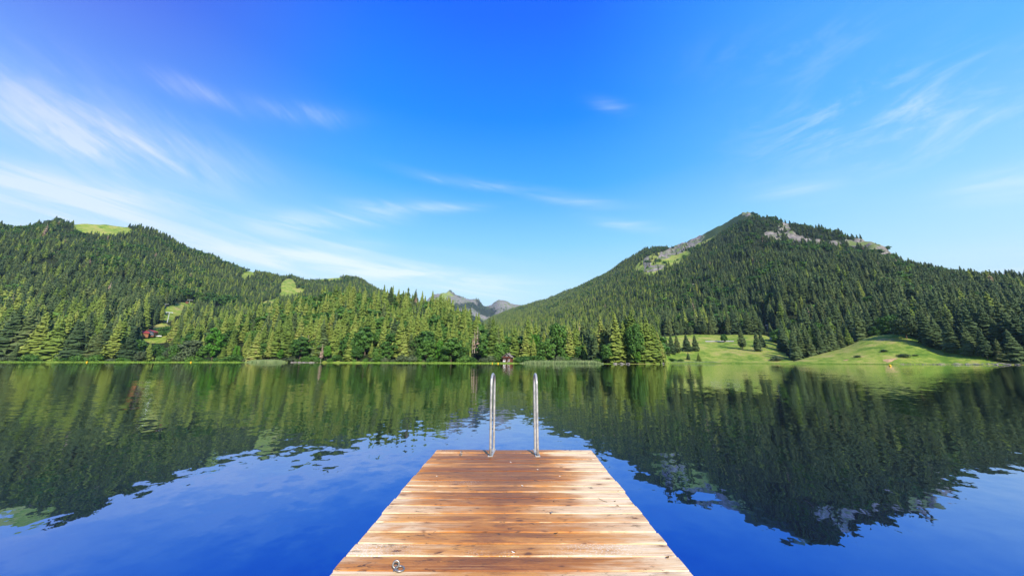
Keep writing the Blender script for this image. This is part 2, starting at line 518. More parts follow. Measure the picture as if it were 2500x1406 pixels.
m, t, out = material('ground_cover')
pos = t.n('ShaderNodeTexCoord').outputs['Object']
cov = t.n('ShaderNodeSeparateColor', {0: t.n('ShaderNodeAttribute', attribute_name='cover').outputs['Color']})
n1 = t.noise(pos, 0.035, 6, 0.62).outputs[0]
n2 = t.noise(pos, 0.3, 6, 0.65).outputs[0]
n3 = t.noise(pos, 1.6, 4, 0.6).outputs[0]
n4 = t.noise(pos, 0.11, 5, 0.65).outputs[0]
gmix = t.math('ADD', t.math('ADD', t.math('MULTIPLY', n1, 0.6), t.math('MULTIPLY', n4, 0.5)), t.math('MULTIPLY', n2, 0.45))
grass = t.ramp(t.math('MULTIPLY_ADD', t.math('SUBTRACT', gmix, 0.775), 1.5, 0.49), [(0.32, (0.09, 0.17, 0.020)), (0.44, (0.19, 0.265, 0.036)), (0.55, (0.285, 0.32, 0.060)), (0.66, (0.38, 0.335, 0.105)), (0.78, (0.42, 0.29, 0.13))])
grass = t.mix(t.maprange(n3, 0.35, 0.7, 0.0, 0.35), grass, (0.08, 0.15, 0.02))
floor_ = t.ramp(n2, [(0.3, (0.012, 0.018, 0.007)), (0.6, (0.026, 0.036, 0.012)), (0.8, (0.05, 0.06, 0.022))])
v = t.n('ShaderNodeTexVoronoi', {'Vector': t.mapping(pos, sc=(1, 1, .5)), 'Scale': 0.06}).outputs[0]
rn = t.noise(t.mapping(pos, sc=(1, 1, .35)), 0.09, 8, 0.72).outputs[0]
rockc = t.ramp(rn, [(0.3, (0.06, 0.058, 0.055)), (0.45, (0.16, 0.145, 0.13)), (0.58, (0.29, 0.255, 0.23)), (0.75, (0.44, 0.40, 0.37))])
rockc = t.mix(t.maprange(t.noise(pos, 0.03, 5, 0.6).outputs[0], 0.48, 0.62), rockc, (0.13, 0.17, 0.055))
mk = t.maprange(t.math('ADD', cov.outputs[0], t.math('MULTIPLY', t.math('SUBTRACT', n2, 0.5), 0.9)), 0.35, 0.65)
rk = t.maprange(t.math('ADD', cov.outputs[1], t.math('MULTIPLY', t.math('SUBTRACT', rn, 0.5), 1.6)), 0.35, 0.6)
bk = t.maprange(t.math('ADD', cov.outputs[2], t.math('MULTIPLY', t.math('SUBTRACT', n2, 0.5), 0.8)), 0.35, 0.65)
c = t.mix(mk, floor_, grass)
c = t.mix(bk, c, t.ramp(n2, [(0.35, (0.03, 0.055, 0.018)), (0.65, (0.06, 0.09, 0.03))]))
c = t.mix(rk, c, rockc)
# wet mud below and right at the waterline
zz = t.n('ShaderNodeSeparateXYZ', {0: pos}).outputs[2]
c = t.mix(t.maprange(zz, 0.10, -0.25), c, (0.05, 0.05, 0.03))
bmp = t.n('ShaderNodeBump', {'Strength': 0.6, 'Distance': 1.2, 'Height': t.math('ADD', n2, t.math('MULTIPLY', rn, t.math('MULTIPLY', rk, 6.0)))}).outputs[0]
principled(t, out, c, 0.95, 0, 0.1, bmp)
me.materials.append(m)

# ------------------------------------------------------------------ water
bm = bmesh.new()
bmesh.ops.create_circle(bm, cap_ends=True, cap_tris=False, segments=96, radius=620)
m, t, out = material('lake_water')
pos = t.n('ShaderNodeTexCoord').outputs['Object']
sep = t.n('ShaderNodeSeparateXYZ', {0: pos})
dist = t.math('SQRT', t.math('ADD', t.math('MULTIPLY', sep.outputs[0], sep.outputs[0]), t.math('MULTIPLY', sep.outputs[1], sep.outputs[1])))


def slopes(vec, scale, detail, amp, rough=0.5, ax=1.0, ay=1.0):
    c = t.noise(vec, scale, detail, rough).outputs['Color']
    v = t.n('ShaderNodeVectorMath', {0: c, 1: (0.5, 0.5, 0.5)}, operation='SUBTRACT').outputs[0]
    v = t.n('ShaderNodeVectorMath', {0: v, 1: (ax, ay, 0)}, operation='MULTIPLY').outputs[0]
    return t.n('ShaderNodeVectorMath', {0: v, 'Scale': amp}, operation='SCALE').outputs[0]


# calm and ruffled patches of the lake
patch = t.maprange(t.noise(t.mapping(pos, sc=(0.35, 1, 1)), 0.05, 3, 0.55).outputs[0], 0.38, 0.66, 0.55, 1.3)
ruf = t.maprange(dist, 6, 130, 0.0, 1.0)
a_f = t.math('MULTIPLY', patch, t.math('MULTIPLY_ADD', ruf, 0.085, 0.012))
fine = slopes(pos, 3.4, 3, a_f, 0.55, 0.55, 1.0)
crest = t.mapping(pos, rot=(0, 0, R(30)), sc=(3.0, 0.6, 1))
swell = slopes(crest, 1.0, 2, t.math('MULTIPLY', patch, 0.024), 0.5, 1.0, 0.55)
swell2 = slopes(t.mapping(pos, rot=(0, 0, R(-6)), sc=(0.10, 0.55, 1)), 1.0, 2, 0.018, 0.5, 0.35, 1.0)
fine2 = slopes(pos, 11.0, 3, t.math('MULTIPLY', patch, 0.022), 0.6, 0.7, 1.0)
nv = t.n('ShaderNodeVectorMath', {0: fine, 1: swell}, operation='ADD').outputs[0]
nv = t.n('ShaderNodeVectorMath', {0: nv, 1: fine2}, operation='ADD').outputs[0]
nv = t.n('ShaderNodeVectorMath', {0: nv, 1: swell2}, operation='ADD').outputs[0]
swell3 = slopes(t.mapping(pos, rot=(0, 0, R(27)), sc=(0.95, 0.10, 1)), 1.0, 2, 0.030, 0.5, 1.0, 0.5)
nv = t.n('ShaderNodeVectorMath', {0: nv, 1: swell3}, operation='ADD').outputs[0]
nv = t.n('ShaderNodeVectorMath', {0: nv, 1: (0, 0, 1)}, operation='ADD').outputs[0]
nv = t.n('ShaderNodeVectorMath', {0: nv}, operation='NORMALIZE').outputs[0]
fr = t.n('ShaderNodeFresnel', {'IOR': 1.333, 'Normal': nv}).outputs[0]
fac = t.math('POWER', fr, 0.26)
gcol = t.mix(t.maprange(fac, 0.48, 0.97), (0.010, 0.25, 1.0), (0.92, 0.95, 0.92))
gl = t.n('ShaderNodeBsdfGlossy', {'Color': gcol, 'Roughness': 0.015, 'Normal': nv})
df = t.n('ShaderNodeBsdfDiffuse', {'Color': (0.012, 0.011, 0.004, 1)})
ms = t.n('ShaderNodeMixShader', {0: fac, 1: df.outputs[0], 2: gl.outputs[0]})
t.nt.links.new(ms.outputs[0], out.inputs[0])
water = bm_obj("water", bm, m)
water.location = (0, 180, 0)
tag(water, 'calm blue lake mirroring the hills and the sky', kind='structure')

# ------------------------------------------------------------------ mountain air
bm = bmesh.new(); box(bm, -4750, 4750, -4750, 4750, -8, 900)
m, t, out = material('mountain_haze')
pv_ = t.n('ShaderNodeVolumePrincipled', {'Color': (0.50, 0.72, 1.0, 1), 'Density': HAZE, 'Anisotropy': 0.0})
t.nt.links.new(pv_.outputs[0], out.inputs['Volume'])
haze = bm_obj('haze', bm, m)
tag(haze, 'thin bluish air that veils the far mountains', kind='stuff')
# ------------------------------------------------------------------ wooden bathing jetty
PITCH_W = 0.1217 * HD
FAR = 4.035 * HD


def edge_x(y, side):
    k = (y / HD - 1.8) / (4.035 - 1.8)
    return (-.870 + .011 * k) * HD if side < 0 else (.8625 + .045 * k) * HD


m, t, out = material('weathered_planks')
pos = t.n('ShaderNodeTexCoord').outputs['Object']
sep = t.n('ShaderNodeSeparateXYZ', {0: pos})
px_, py_, pz_ = sep.outputs
q = t.math('DIVIDE', t.math('SUBTRACT', FAR, py_), PITCH_W)
pid = t.math('FLOOR', q); pv = t.math('FRACT', q)
wn = t.n('ShaderNodeTexWhiteNoise', {'W': pid}, noise_dimensions='1D')
r1_, r2_ = wn.outputs['Value'], t.n('ShaderNodeTexWhiteNoise', {'W': t.math('ADD', pid, 31.7)}, noise_dimensions='1D').outputs['Value']
off = t.n('ShaderNodeCombineXYZ', {0: t.math('MULTIPLY', r1_, 37.0), 1: t.math('MULTIPLY', r2_, 11.0), 2: t.math('MULTIPLY', pid, 3.1)}).outputs[0]
gp = t.n('ShaderNodeVectorMath', {0: pos, 1: off}, operation='ADD').outputs[0]
grain = t.noise(t.mapping(gp, sc=(2.4, 42, 8)), 1.0, 9, 0.72, 0.7).outputs[0]
grain2 = t.noise(t.mapping(gp, sc=(9, 150, 20)), 1.0, 6, 0.7).outputs[0]
blot = t.noise(t.mapping(gp, sc=(1.5, 9, 1)), 1.0, 7, 0.68, 0.5).outputs[0]
blot2 = t.noise(t.mapping(gp, sc=(5.0, 22, 1)), 1.0, 5, 0.65, 0.6).outputs[0]
big = t.noise(t.mapping(pos, loc=(3.3, 1.7, 0), sc=(.9, 1.3, 1)), 1.0, 3, 0.5).outputs[0]
# wetness: soaked down the middle where bathers climb out, dry and bleached towards the sides
cx = t.math('ADD', t.math('MULTIPLY', t.math('SUBTRACT', FAR, py_), -0.02), -0.08)
dxm = t.math('ABSOLUTE', t.math('SUBTRACT', px_, cx))
wid = t.math('MULTIPLY_ADD', t.math('SUBTRACT', r1_, 0.5), 0.6, 0.72)
wet = t.math('SUBTRACT', t.math('ADD', wid, t.math('MULTIPLY', t.math('SUBTRACT', blot, 0.5), 1.9)), dxm)
wet = t.math('ADD', wet, t.math('MULTIPLY', t.math('SUBTRACT', big, 0.5), 0.9))
wet = t.math('ADD', wet, t.math('MULTIPLY', t.maprange(py_, 3.0, 4.6), t.math('MULTIPLY', t.maprange(px_, 0.95, 0.1), 0.55)))
wet = t.math('ADD', wet, t.math('MULTIPLY', t.math('SUBTRACT', grain, 0.5), 1.2))
# the rounded long edges dry first
edge = t.math('MINIMUM', pv, t.math('SUBTRACT', 1.0, pv))
#nearedge = t.maprange(t.math('ADD', edge, t.math('MULTIPLY', t.math('SUBTRACT', blot2, 0.5), 0.16)), 0.055, 0.0)
seamdry = t.math('MULTIPLY', t.maprange(pv, 0.86, 0.99), t.maprange(t.math('ADD', r2_, t.math('MULTIPLY', blot2, 1.0)), 0.85, 1.15))
wet = t.math('SUBTRACT', wet, t.math('MULTIPLY', seamdry, 0.65))
wetm = t.maprange(wet, -0.34, 0.34)
deep = t.maprange(t.math('ADD', wet, t.math('MULTIPLY', t.math('SUBTRACT', blot2, 0.5), 1.1)), 0.25, 0.95)
dry = t.ramp(grain, [(0.28, (0.52, 0.30, 0.14)), (0.40, (0.70, 0.46, 0.23)), (0.52, (0.82, 0.60, 0.35)), (0.66, (0.87, 0.69, 0.45)), (0.8, (0.89, 0.76, 0.54))])
wetc = t.ramp(t.math('ADD', t.math('MULTIPLY', grain, .75), t.math('MULTIPLY', r2_, .25)), [(0.28, (0.32, 0.10, 0.018)), (0.42, (0.54, 0.20, 0.036)), (0.55, (0.70, 0.31, 0.070)), (0.75, (0.82, 0.46, 0.14))])
deepc = t.ramp(grain, [(0.3, (0.075, 0.020, 0.008)), (0.7, (0.26, 0.072, 0.018))])
c = t.mix(wetm, dry, wetc)
c = t.mix(t.math('MULTIPLY', deep, 0.78), c, deepc)
# dark scuffs, knots and worn streaks along the grain
streak = t.noise(t.mapping(gp, sc=(1.1, 60, 8)), 1.0, 8, 0.75, 0.3).outputs[0]
c = t.mix(t.math('MULTIPLY', t.maprange(streak, 0.52, 0.66), 0.62), c, t.mix(wetm, (0.46, 0.22, 0.085), (0.17, 0.052, 0.012)))
c = t.mix(t.math('MULTIPLY', t.maprange(streak, 0.47, 0.36), t.math('MULTIPLY_ADD', wetm, -0.1, 0.5)), c, t.mix(wetm, (0.90, 0.78, 0.62), (0.78, 0.42, 0.13)))
sc = t.noise(t.mapping(gp, sc=(4.5, 17, 1)), 1.0, 8, 0.74, 1.6).outputs[0]
scm = t.math('MULTIPLY', t.maprange(sc, 0.545, 0.66), t.maprange(t.math('ADD', blot, t.math('MULTIPLY', wetm, 0.10)), 0.41, 0.56))
c = t.mix(t.math('MULTIPLY', scm, 0.85), c, (0.035, 0.020, 0.014))
knv = t.n('ShaderNodeTexVoronoi', {'Vector': t.mapping(gp, sc=(3.1, 7.5, 0.0)), 'Scale': 1.0}, voronoi_dimensions='2D')
kno = t.n('ShaderNodeSeparateColor', {0: knv.outputs['Color']}).outputs[0]
knd = t.math('ADD', knv.outputs[0], t.math('MULTIPLY', t.math('SUBTRACT', sc, .5), .55))
knm = t.math('MULTIPLY', t.maprange(knd, 0.12, 0.03), t.maprange(kno, 0.55, 0.75))
c = t.mix(t.math('MULTIPLY', knm, 0.9), c, (0.045, 0.022, 0.014))
halo = t.math('MULTIPLY', t.maprange(knd, 0.40, 0.12), t.maprange(kno, 0.5, 0.75))
c = t.mix(t.math('MULTIPLY', halo, 0.35), c, (0.28, 0.10, 0.03))
# single boards differ in age
c = t.mix(t.math('MULTIPLY', t.maprange(r2_, 0.55, 1.0), 0.30), c, (0.20, 0.075, 0.022))
# open joints between boards
c = t.mix(t.maprange(edge, 0.018, 0.006), c, (0.03, 0.016, 0.01))
# pale flecks of dried grit on some boards
fl = t.n('ShaderNodeTexVoronoi', {'Vector': t.mapping(gp, sc=(34, 75, 0)), 'Scale': 1.0}, voronoi_dimensions='2D').outputs[0]
c = t.mix(t.math('MULTIPLY', t.maprange(fl, 0.22, 0.12), t.math('MULTIPLY', t.maprange(big, 0.45, 0.60), t.maprange(r2_, 0.5, 0.6))), c, (0.88, 0.80, 0.70))
c = t.mix(t.math('MULTIPLY', t.maprange(grain2, 0.53, 0.70), 0.42), c, (0.22, 0.10, 0.04))
rough = t.math('SUBTRACT', 0.75, t.math('MULTIPLY', wetm, t.math('MULTIPLY_ADD', blot2, 0.35, 0.18)))
bmp = t.n('ShaderNodeBump', {'Strength': 0.5, 'Distance': 0.004, 'Height': t.math('ADD', grain, t.math('MULTIPLY', grain2, 0.5))}).outputs[0]
b = principled(t, out, c, 0.6, 0, 0.35, bmp)
t.nt.links.new(rough, b.inputs['Roughness'])
M_PLANK = m
M_BEAM = simple('wet_dark_beam', (0.10, 0.065, 0.04), 0.8, 0, 0.3, .4, 5)
M_FLOAT = simple('grey_plastic_float', (0.12, 0.13, 0.14), 0.5, 0, 0.4, .2, 3)
M_STEEL, t, out = material('galvanised_steel')
pos = t.n('ShaderNodeTexCoord').outputs['Object']
n = t.noise(pos, 14, 5, 0.65).outputs[0]
bmp = t.n('ShaderNodeBump', {'Strength': 0.15, 'Distance': 0.002, 'Height': n}).outputs[0]
b = principled(t, out, t.ramp(n, [(0.3, (0.38, 0.36, 0.33)), (0.55, (0.55, 0.52, 0.47)), (0.75, (0.64, 0.60, 0.53))]), 0.5, 0.55, 0.5, bmp)
t.nt.links.new(t.maprange(n, 0.3, 0.7, 0.34, 0.56), b.inputs['Roughness'])
M_OLDSTEEL = simple('worn_dark_steel', (0.33, 0.31, 0.28), 0.45, 0.8, 0.5, .35, 40)

dock = empty('jetty', (0, 2.2, ZD))
tag(dock, 'floating wooden jetty of orange brown wet planks with bleached sides', 'jetty')
rnd = random.Random(5)
bm = bmesh.new()
k = 0
y1 = FAR
while y1 > -2.6:
    y0 = y1 - PITCH_W
    yc = (y0 + y1) / 2
    a = edge_x(yc, -1) + rnd.uniform(-.008, .008); b_ = edge_x(yc, 1) + rnd.uniform(-.008, .008)
    dz = rnd.uniform(-.0025, .0015)
    nseg = 10
    gap = 0.0035
    # a board with eased edges, slightly cupped and wavy along its length
    prof = [(-.5 * PITCH_W + gap, -.045), (-.5 * PITCH_W + gap, -.006), (-.5 * PITCH_W + gap + .006, 0), (0, .0015), (.5 * PITCH_W - gap - .006, 0), (.5 * PITCH_W - gap, -.006), (.5 * PITCH_W - gap, -.045)]
    rings = []
    w1 = rnd.uniform(-.002, .002)
    for s_ in range(nseg + 1):
        x = a + (b_ - a) * s_ / nseg
        zo = dz + w1 * math.sin(s_ * 1.1 + k) + ((x / HD) ** 2) * .001
        rings.append([bm.verts.new((x, yc + p - 2.2, z + zo)) for p, z in prof])
    for r0_, r1__ in zip(rings, rings[1:]):
        for p in range(len(prof)):
            bm.faces.new((r0_[p], r0_[(p + 1) % len(prof)], r1__[(p + 1) % len(prof)], r1__[p]))
    bm.faces.new(rings[0]); bm.faces.new(rings[-1][::-1])
    y1 = y0; k += 1
deck = bm_obj('decking', bm, M_PLANK, dock)
# the boards' pattern is laid out in the deck's own metres
dm = deck.data
for v in dm.vertices:
    v.co.y += 2.2
deck.location = (0, -2.2, 0)
for sx in (-1, 1):
    bm = bmesh.new()
    xa = edge_x(2.5, sx) - sx * 0.09
    box(bm, xa - .05, xa + .05, -2.6 - 2.2, FAR - .03 - 2.2, -.23, -.047, .006)
    bm_obj('side_beam', bm, M_BEAM, dock)
bm = bmesh.new(); box(bm, edge_x(5, -1) + .145, edge_x(5, 1) - .145, FAR - .09 - 2.2, FAR - .03 - 2.2, -.20, -.047, .006)
bm_obj('end_beam', bm, M_BEAM, dock)
for yy in (4.3, 2.2, -.4):
    bm = bmesh.new(); box(bm, -.95, .95, yy - .45 - 2.2, yy + .45 - 2.2, -ZD - .18, -.235, .04)
    bm_obj('float', bm, M_FLOAT, dock)

# ------------------------------------------------------------------ bathing ladder bolted to the end of the jetty
def at_deck(x, y, z=ZD):
    a, b_, c_ = px_dir(x, y); k_ = (z - HW) / c_
    return float(a * k_), float(b_ * k_)


lx0, ly0 = at_deck(1197, 1113); lx1, ly1 = at_deck(1312.5, 1112)
lad = empty('bathing_ladder', ((lx0 + lx1) / 2, FAR, ZD))
tag(lad, 'galvanised tube bathing ladder with two tall hoop handrails at the jetty end', 'ladder')
Ox, Oy = (lx0 + lx1) / 2, FAR
for lx in (lx0, lx1):
    xl = lx - Ox
    xf = (-.270 if lx < 0 else .350) - Ox            # the hoops stand slightly askew
    yn = ly0 - Oy                  # near leg
    yf = 0.015                     # far leg drops past the deck edge
    htop = 0.845 * HD
    rr = (yf - yn) / 2
    pts = [(xl, yn, 0.004)]
    for kk in range(1, 9):
        pts.append((xl, yn, 0.004 + (htop - rr * 0.9) * kk / 8))
    for kk in range(1, 12):
        a = math.pi * kk / 12
        pts.append((xl + (xf - xl) * (.5 - .5 * math.cos(a)), yn + rr - rr * math.cos(a), htop - rr * .9 + rr * .9 * math.sin(a)))
    for kk in range(0, 12):
        pts.append((xf, yf, htop - rr * .9 - (htop - rr * .9 + 1.1) * kk / 11))
    bm = bmesh.new(); tube(bm, pts, 0.0178, 18)
    bm_obj('handrail', bm, M_STEEL, lad, True)
    bm = bmesh.new()
    box(bm, xl - .034, xl + .034, yn - .045, yf + .0, 0.0015, 0.0095, .002)
    for v in bm.verts:
        v.co.x += (xf - xl) * min(1, max(0, (v.co.y - yn) / (yf - yn)))
    pl = bm_obj('base_plate', bm, M_STEEL, lad)
    for by in (yn + .06, yn + .15):
        bm = bmesh.new()
        for sx in (-.019,):
            bmesh.ops.create_cone(bm, cap_ends=True, segments=6, radius1=.009, radius2=.008, depth=.008, matrix=Matrix.Translation((xl + .019 * (1 if by > yn + .1 else -1), by, .0137)))
        bm_obj('bolt', bm, M_OLDSTEEL, pl)
for zz_ in (-.30, -.58, -.86):
    bm = bmesh.new(); box(bm, lx0 - Ox + .02, lx1 - Ox - .02, -.02, .06, zz_ - .015, zz_ + .015, .005)
    bm_obj('step', bm, M_STEEL, lad)

# ------------------------------------------------------------------ mooring rings
ex, ey = at_deck(966, 1390)
ring = empty('mooring_ring', (ex, ey, ZD))
tag(ring, 'steel eye bolt holding a loose lying ring at the near left of the deck', 'mooring ring')
bm = bmesh.new()
torus(bm, (0, 0, .030), .0185, .0058, (1, .15, 0), (0, .25, 1))
tube(bm, [(0, .0, -.01), (0, 0, .007)], .0065, 12)
bmesh.ops.create_cone(bm, cap_ends=True, segments=20, radius1=.017, radius2=.016, depth=.004, matrix=Matrix.Translation((0, 0, .002)))
bm_obj('eye_bolt', bm, M_OLDSTEEL, ring, True)
bm = bmesh.new()
torus(bm, (.028, -.008, .0105), .0275, .0052, (1, -.15, -.13), (.12, 1, -.06))
bm_obj('loose_ring', bm, M_OLDSTEEL, ring, True)
ex, ey = at_deck(1126, 1112)
ring2 = empty('eye_bolt', (ex, ey, ZD), R(72))
tag(ring2, 'small dark eye bolt standing alone at the far left corner of the deck', 'eye bolt')
bm = bmesh.new(); torus(bm, (0, 0, .036), .022, .0065, (1, 0, 0), (0, .1, 1))
bm_obj('eye', bm, M_OLDSTEEL, ring2, True)
bm = bmesh.new(); tube(bm, [(0, 0, -.01), (0, 0, .012)], .009, 12)
bm_obj('shank', bm, M_OLDSTEEL, ring2, True)
# the hook shaped dark scrap near the middle of the deck
ex, ey = at_deck(1346, 1252)
bm = bmesh.new(); torus(bm, (0, 0, .006), .010, .0028, (.45, 1, .1), (1, -.45, .25), 24, 8)
h = bm_obj('shackle_link', bm, M_OLDSTEEL, None, True); h.location = (ex, ey, ZD)
tag(h, 'tiny dark metal link lying near the middle of the wet planks', 'link')

# dry leaves, twigs and crumbs lying on the boards
M_DRYLEAF = simple('dry_leaf', (0.10, 0.06, 0.03), 0.8, 0, 0.2, .4, 30)
M_PALE = simple('pale_shaving', (0.85, 0.80, 0.72), 0.8, 0, 0.2, .1, 30)
LEAVES = [(1509, 1199, .018, 60, 'dry_leaf', 'small dark dry leaf near the bleached right edge of the deck, between two boards'),
          (1501, 1224, .022, 20, 'dry_leaf', 'brown curled dry leaf on pale boards below the smaller dark leaf'),
          (1508, 1235, .024, -35, 'dry_leaf', 'thin dark sliver of leaf just below the curled brown leaf'),
          (1352, 1224, .020, 80, 'dry_leaf', 'grey brown leaf scrap on wet boards near the middle of the deck'),
          (1357, 1303, .030, 15, 'dry_leaf', 'largest dark leaf scrap beside a pale board seam'),
          (1630, 1362, .030, 30, 'dry_leaf', 'crumpled brown leaf near the near right edge of the deck')]
for x_, y_, s_, a_, nm, lab in LEAVES:
    ex, ey = at_deck(x_, y_)
    vs, fs = [], []
    for q_ in range(9):
        u = q_ / 8 - .5; w = .32 * math.cos(u * math.pi) * (1 + .3 * math.sin(q_ * 2.1))
        cz = .10 + .22 * (2 * u) ** 2
        vs += [(u, -w, cz + .16), (u, 0, cz - .05), (u, w, cz + .2)]
    for q_ in range(8):
        b0 = q_ * 3
        fs += [(b0, b0 + 3, b0 + 4, b0 + 1), (b0 + 1, b0 + 4, b0 + 5, b0 + 2)]
    o = mesh_obj(nm, vs, fs, M_DRYLEAF); o.scale = (s_, s_ * .8, s_ * .7); o.location = (ex, ey, ZD + .0005); o.rotation_euler = (0, 0, R(a_))
    tag(o, lab, 'leaf')
CURLS = [(1313, 1146, 'white curled shaving on wet boards just in front of the right handrail'), (1367, 1162, 'pale chip on wet boards right of the curled shaving'), (1067, 1162, 'white crumb on the brown boards near the left deck edge'),
         (1247, 1128, 'white fleck on the boards between the two handrails'), (1275, 1185, 'pale crescent shaving on a board seam in the middle of the deck'), (1253, 1347, 'white chip on the boards nearest the viewer in mid deck')]
for x_, y_, lab in CURLS:
    ex, ey = at_deck(x_, y_)
    pts = [(.012 * math.cos(a), .006 * math.sin(a), .003 + .002 * math.sin(a * 2)) for a in [math.pi * (1 + .9 * q_ / 6) for q_ in range(7)]]
    bm = bmesh.new(); tube(bm, pts, [.0012, .002, .0028, .003, .0028, .002, .0012], 6)
    o = bm_obj('wood_shaving', bm, M_PALE, None, True); o.location = (ex, ey, ZD); o.rotation_euler = (0, 0, rnd.uniform(-.5, .5))
    tag(o, lab, 'wood chip')
# a thin curved stalk of grass
ex, ey = at_deck(1472, 1222)
bm = bmesh.new(); tube(bm, [(-.03, .06, .004), (-.018, .02, .006), (0, -.01, .004), (.03, -.035, .004)], .0016, 6)
o = bm_obj('grass_stalk', bm, M_DRYLEAF, None, True); o.location = (ex, ey, ZD)
tag(o, 'thin curved dry stalk lying on pale boards beside the curled leaf', 'stalk')
# ------------------------------------------------------------------ tree materials
def foliage_mat(name, stops, nscale, rough=0.65, trans=0.0):
    m, t, out = material(name)
    pos = t.n('ShaderNodeTexCoord').outputs['Object']
    rnd = t.n('ShaderNodeObjectInfo').outputs['Random']
    n = t.noise(pos, nscale, 3, 0.6).outputs[0]
    f = t.math('ADD', t.math('MULTIPLY', rnd, 0.62), t.math('MULTIPLY', t.math('SUBTRACT', n, 0.5), 0.9))
    f = t.math('ADD', f, 0.19)
    c = t.ramp(f, stops)
    b = principled(t, out, c, rough, 0, 0.18)
    if trans > 0:
        tr = t.n('ShaderNodeBsdfTranslucent', {'Color': t.mix(1.0, c, (1.3, 1.25, 0.6), 'MULTIPLY')})
        mx = t.n('ShaderNodeMixShader', {0: trans, 1: b.outputs[0], 2: tr.outputs[0]})
        t.nt.links.new(mx.outputs[0], out.inputs[0])
    return m


M_SPRUCE = foliage_mat('spruce_needles', [(0.05, (0.062, 0.106, 0.018)), (0.30, (0.118, 0.178, 0.028)), (0.55, (0.170, 0.230, 0.038)), (0.82, (0.228, 0.266, 0.052)), (0.97, (0.29, 0.23, 0.09))], 7.0)
M_SPRUCE_DARK_SHADED = foliage_mat('dark_and_shaded_needles', [(0.05, (0.030, 0.058, 0.024)), (0.4, (0.062, 0.100, 0.034)), (0.75, (0.10, 0.138, 0.042)), (0.97, (0.15, 0.15, 0.055))], 7.0)  # for dark trees, and weaker sunlight on the mountains painted into the needles
M_LEAF = foliage_mat('green_leaves', [(0.05, (0.038, 0.095, 0.018)), (0.4, (0.072, 0.165, 0.028)), (0.75, (0.115, 0.23, 0.036)), (0.97, (0.16, 0.26, 0.055))], 5.0, 0.55, 0.15)
M_LEAF_BRIGHT = foliage_mat('bright_green_leaves', [(0.05, (0.05, 0.15, 0.012)), (0.5, (0.085, 0.23, 0.018)), (0.97, (0.13, 0.27, 0.03))], 5.0, 0.55, 0.2)
M_LEAF_GREY = foliage_mat('grey_green_leaves', [(0.05, (0.07, 0.10, 0.045)), (0.5, (0.11, 0.15, 0.065)), (0.97, (0.16, 0.19, 0.09))], 5.0, 0.55, 0.1)
M_DEAD = foliage_mat('dead_needles', [(0.05, (0.20, 0.135, 0.09)), (0.5, (0.33, 0.23, 0.16)), (0.97, (0.42, 0.32, 0.24))], 8.0, 0.8)
M_BARK = simple('spruce_bark', (0.13, 0.095, 0.07), 0.9, 0, 0.1, 0.4, 9)
M_PALEBARK = simple('pale_dead_wood', (0.42, 0.36, 0.30), 0.9, 0, 0.1, 0.3, 9)


# ------------------------------------------------------------------ tree meshes, one metre tall each
class MB:
    def __init__(s):
        s.v, s.f, s.m = [], [], []

    def quadstrip(s, pts, mi=0):
        b = len(s.v); s.v += pts
        return b

    def face(s, pts, mi=0):
        b = len(s.v); s.v += [tuple(p) for p in pts]; s.f.append(tuple(range(b, b + len(pts)))); s.m.append(mi)

    def cone(s, pts, rads, seg, mi=0):
        b = len(s.v)
        for (x, y, z), r in zip(pts, rads):
            for k in range(seg):
                a = 2 * math.pi * k / seg
                s.v.append((x + r * math.cos(a), y + r * math.sin(a), z))
        for i in range(len(pts) - 1):
            for k in range(seg):
                s.f.append((b + i * seg + k, b + i * seg + (k + 1) % seg, b + (i + 1) * seg + (k + 1) % seg, b + (i + 1) * seg + k)); s.m.append(mi)

    def mesh(s, name, mats):
        me = bpy.data.meshes.new(name)
        me.from_pydata(s.v, [], s.f)
        for m in mats:
            me.materials.append(m)
        me.polygons.foreach_set('material_index', s.m)
        me.update()
        return me


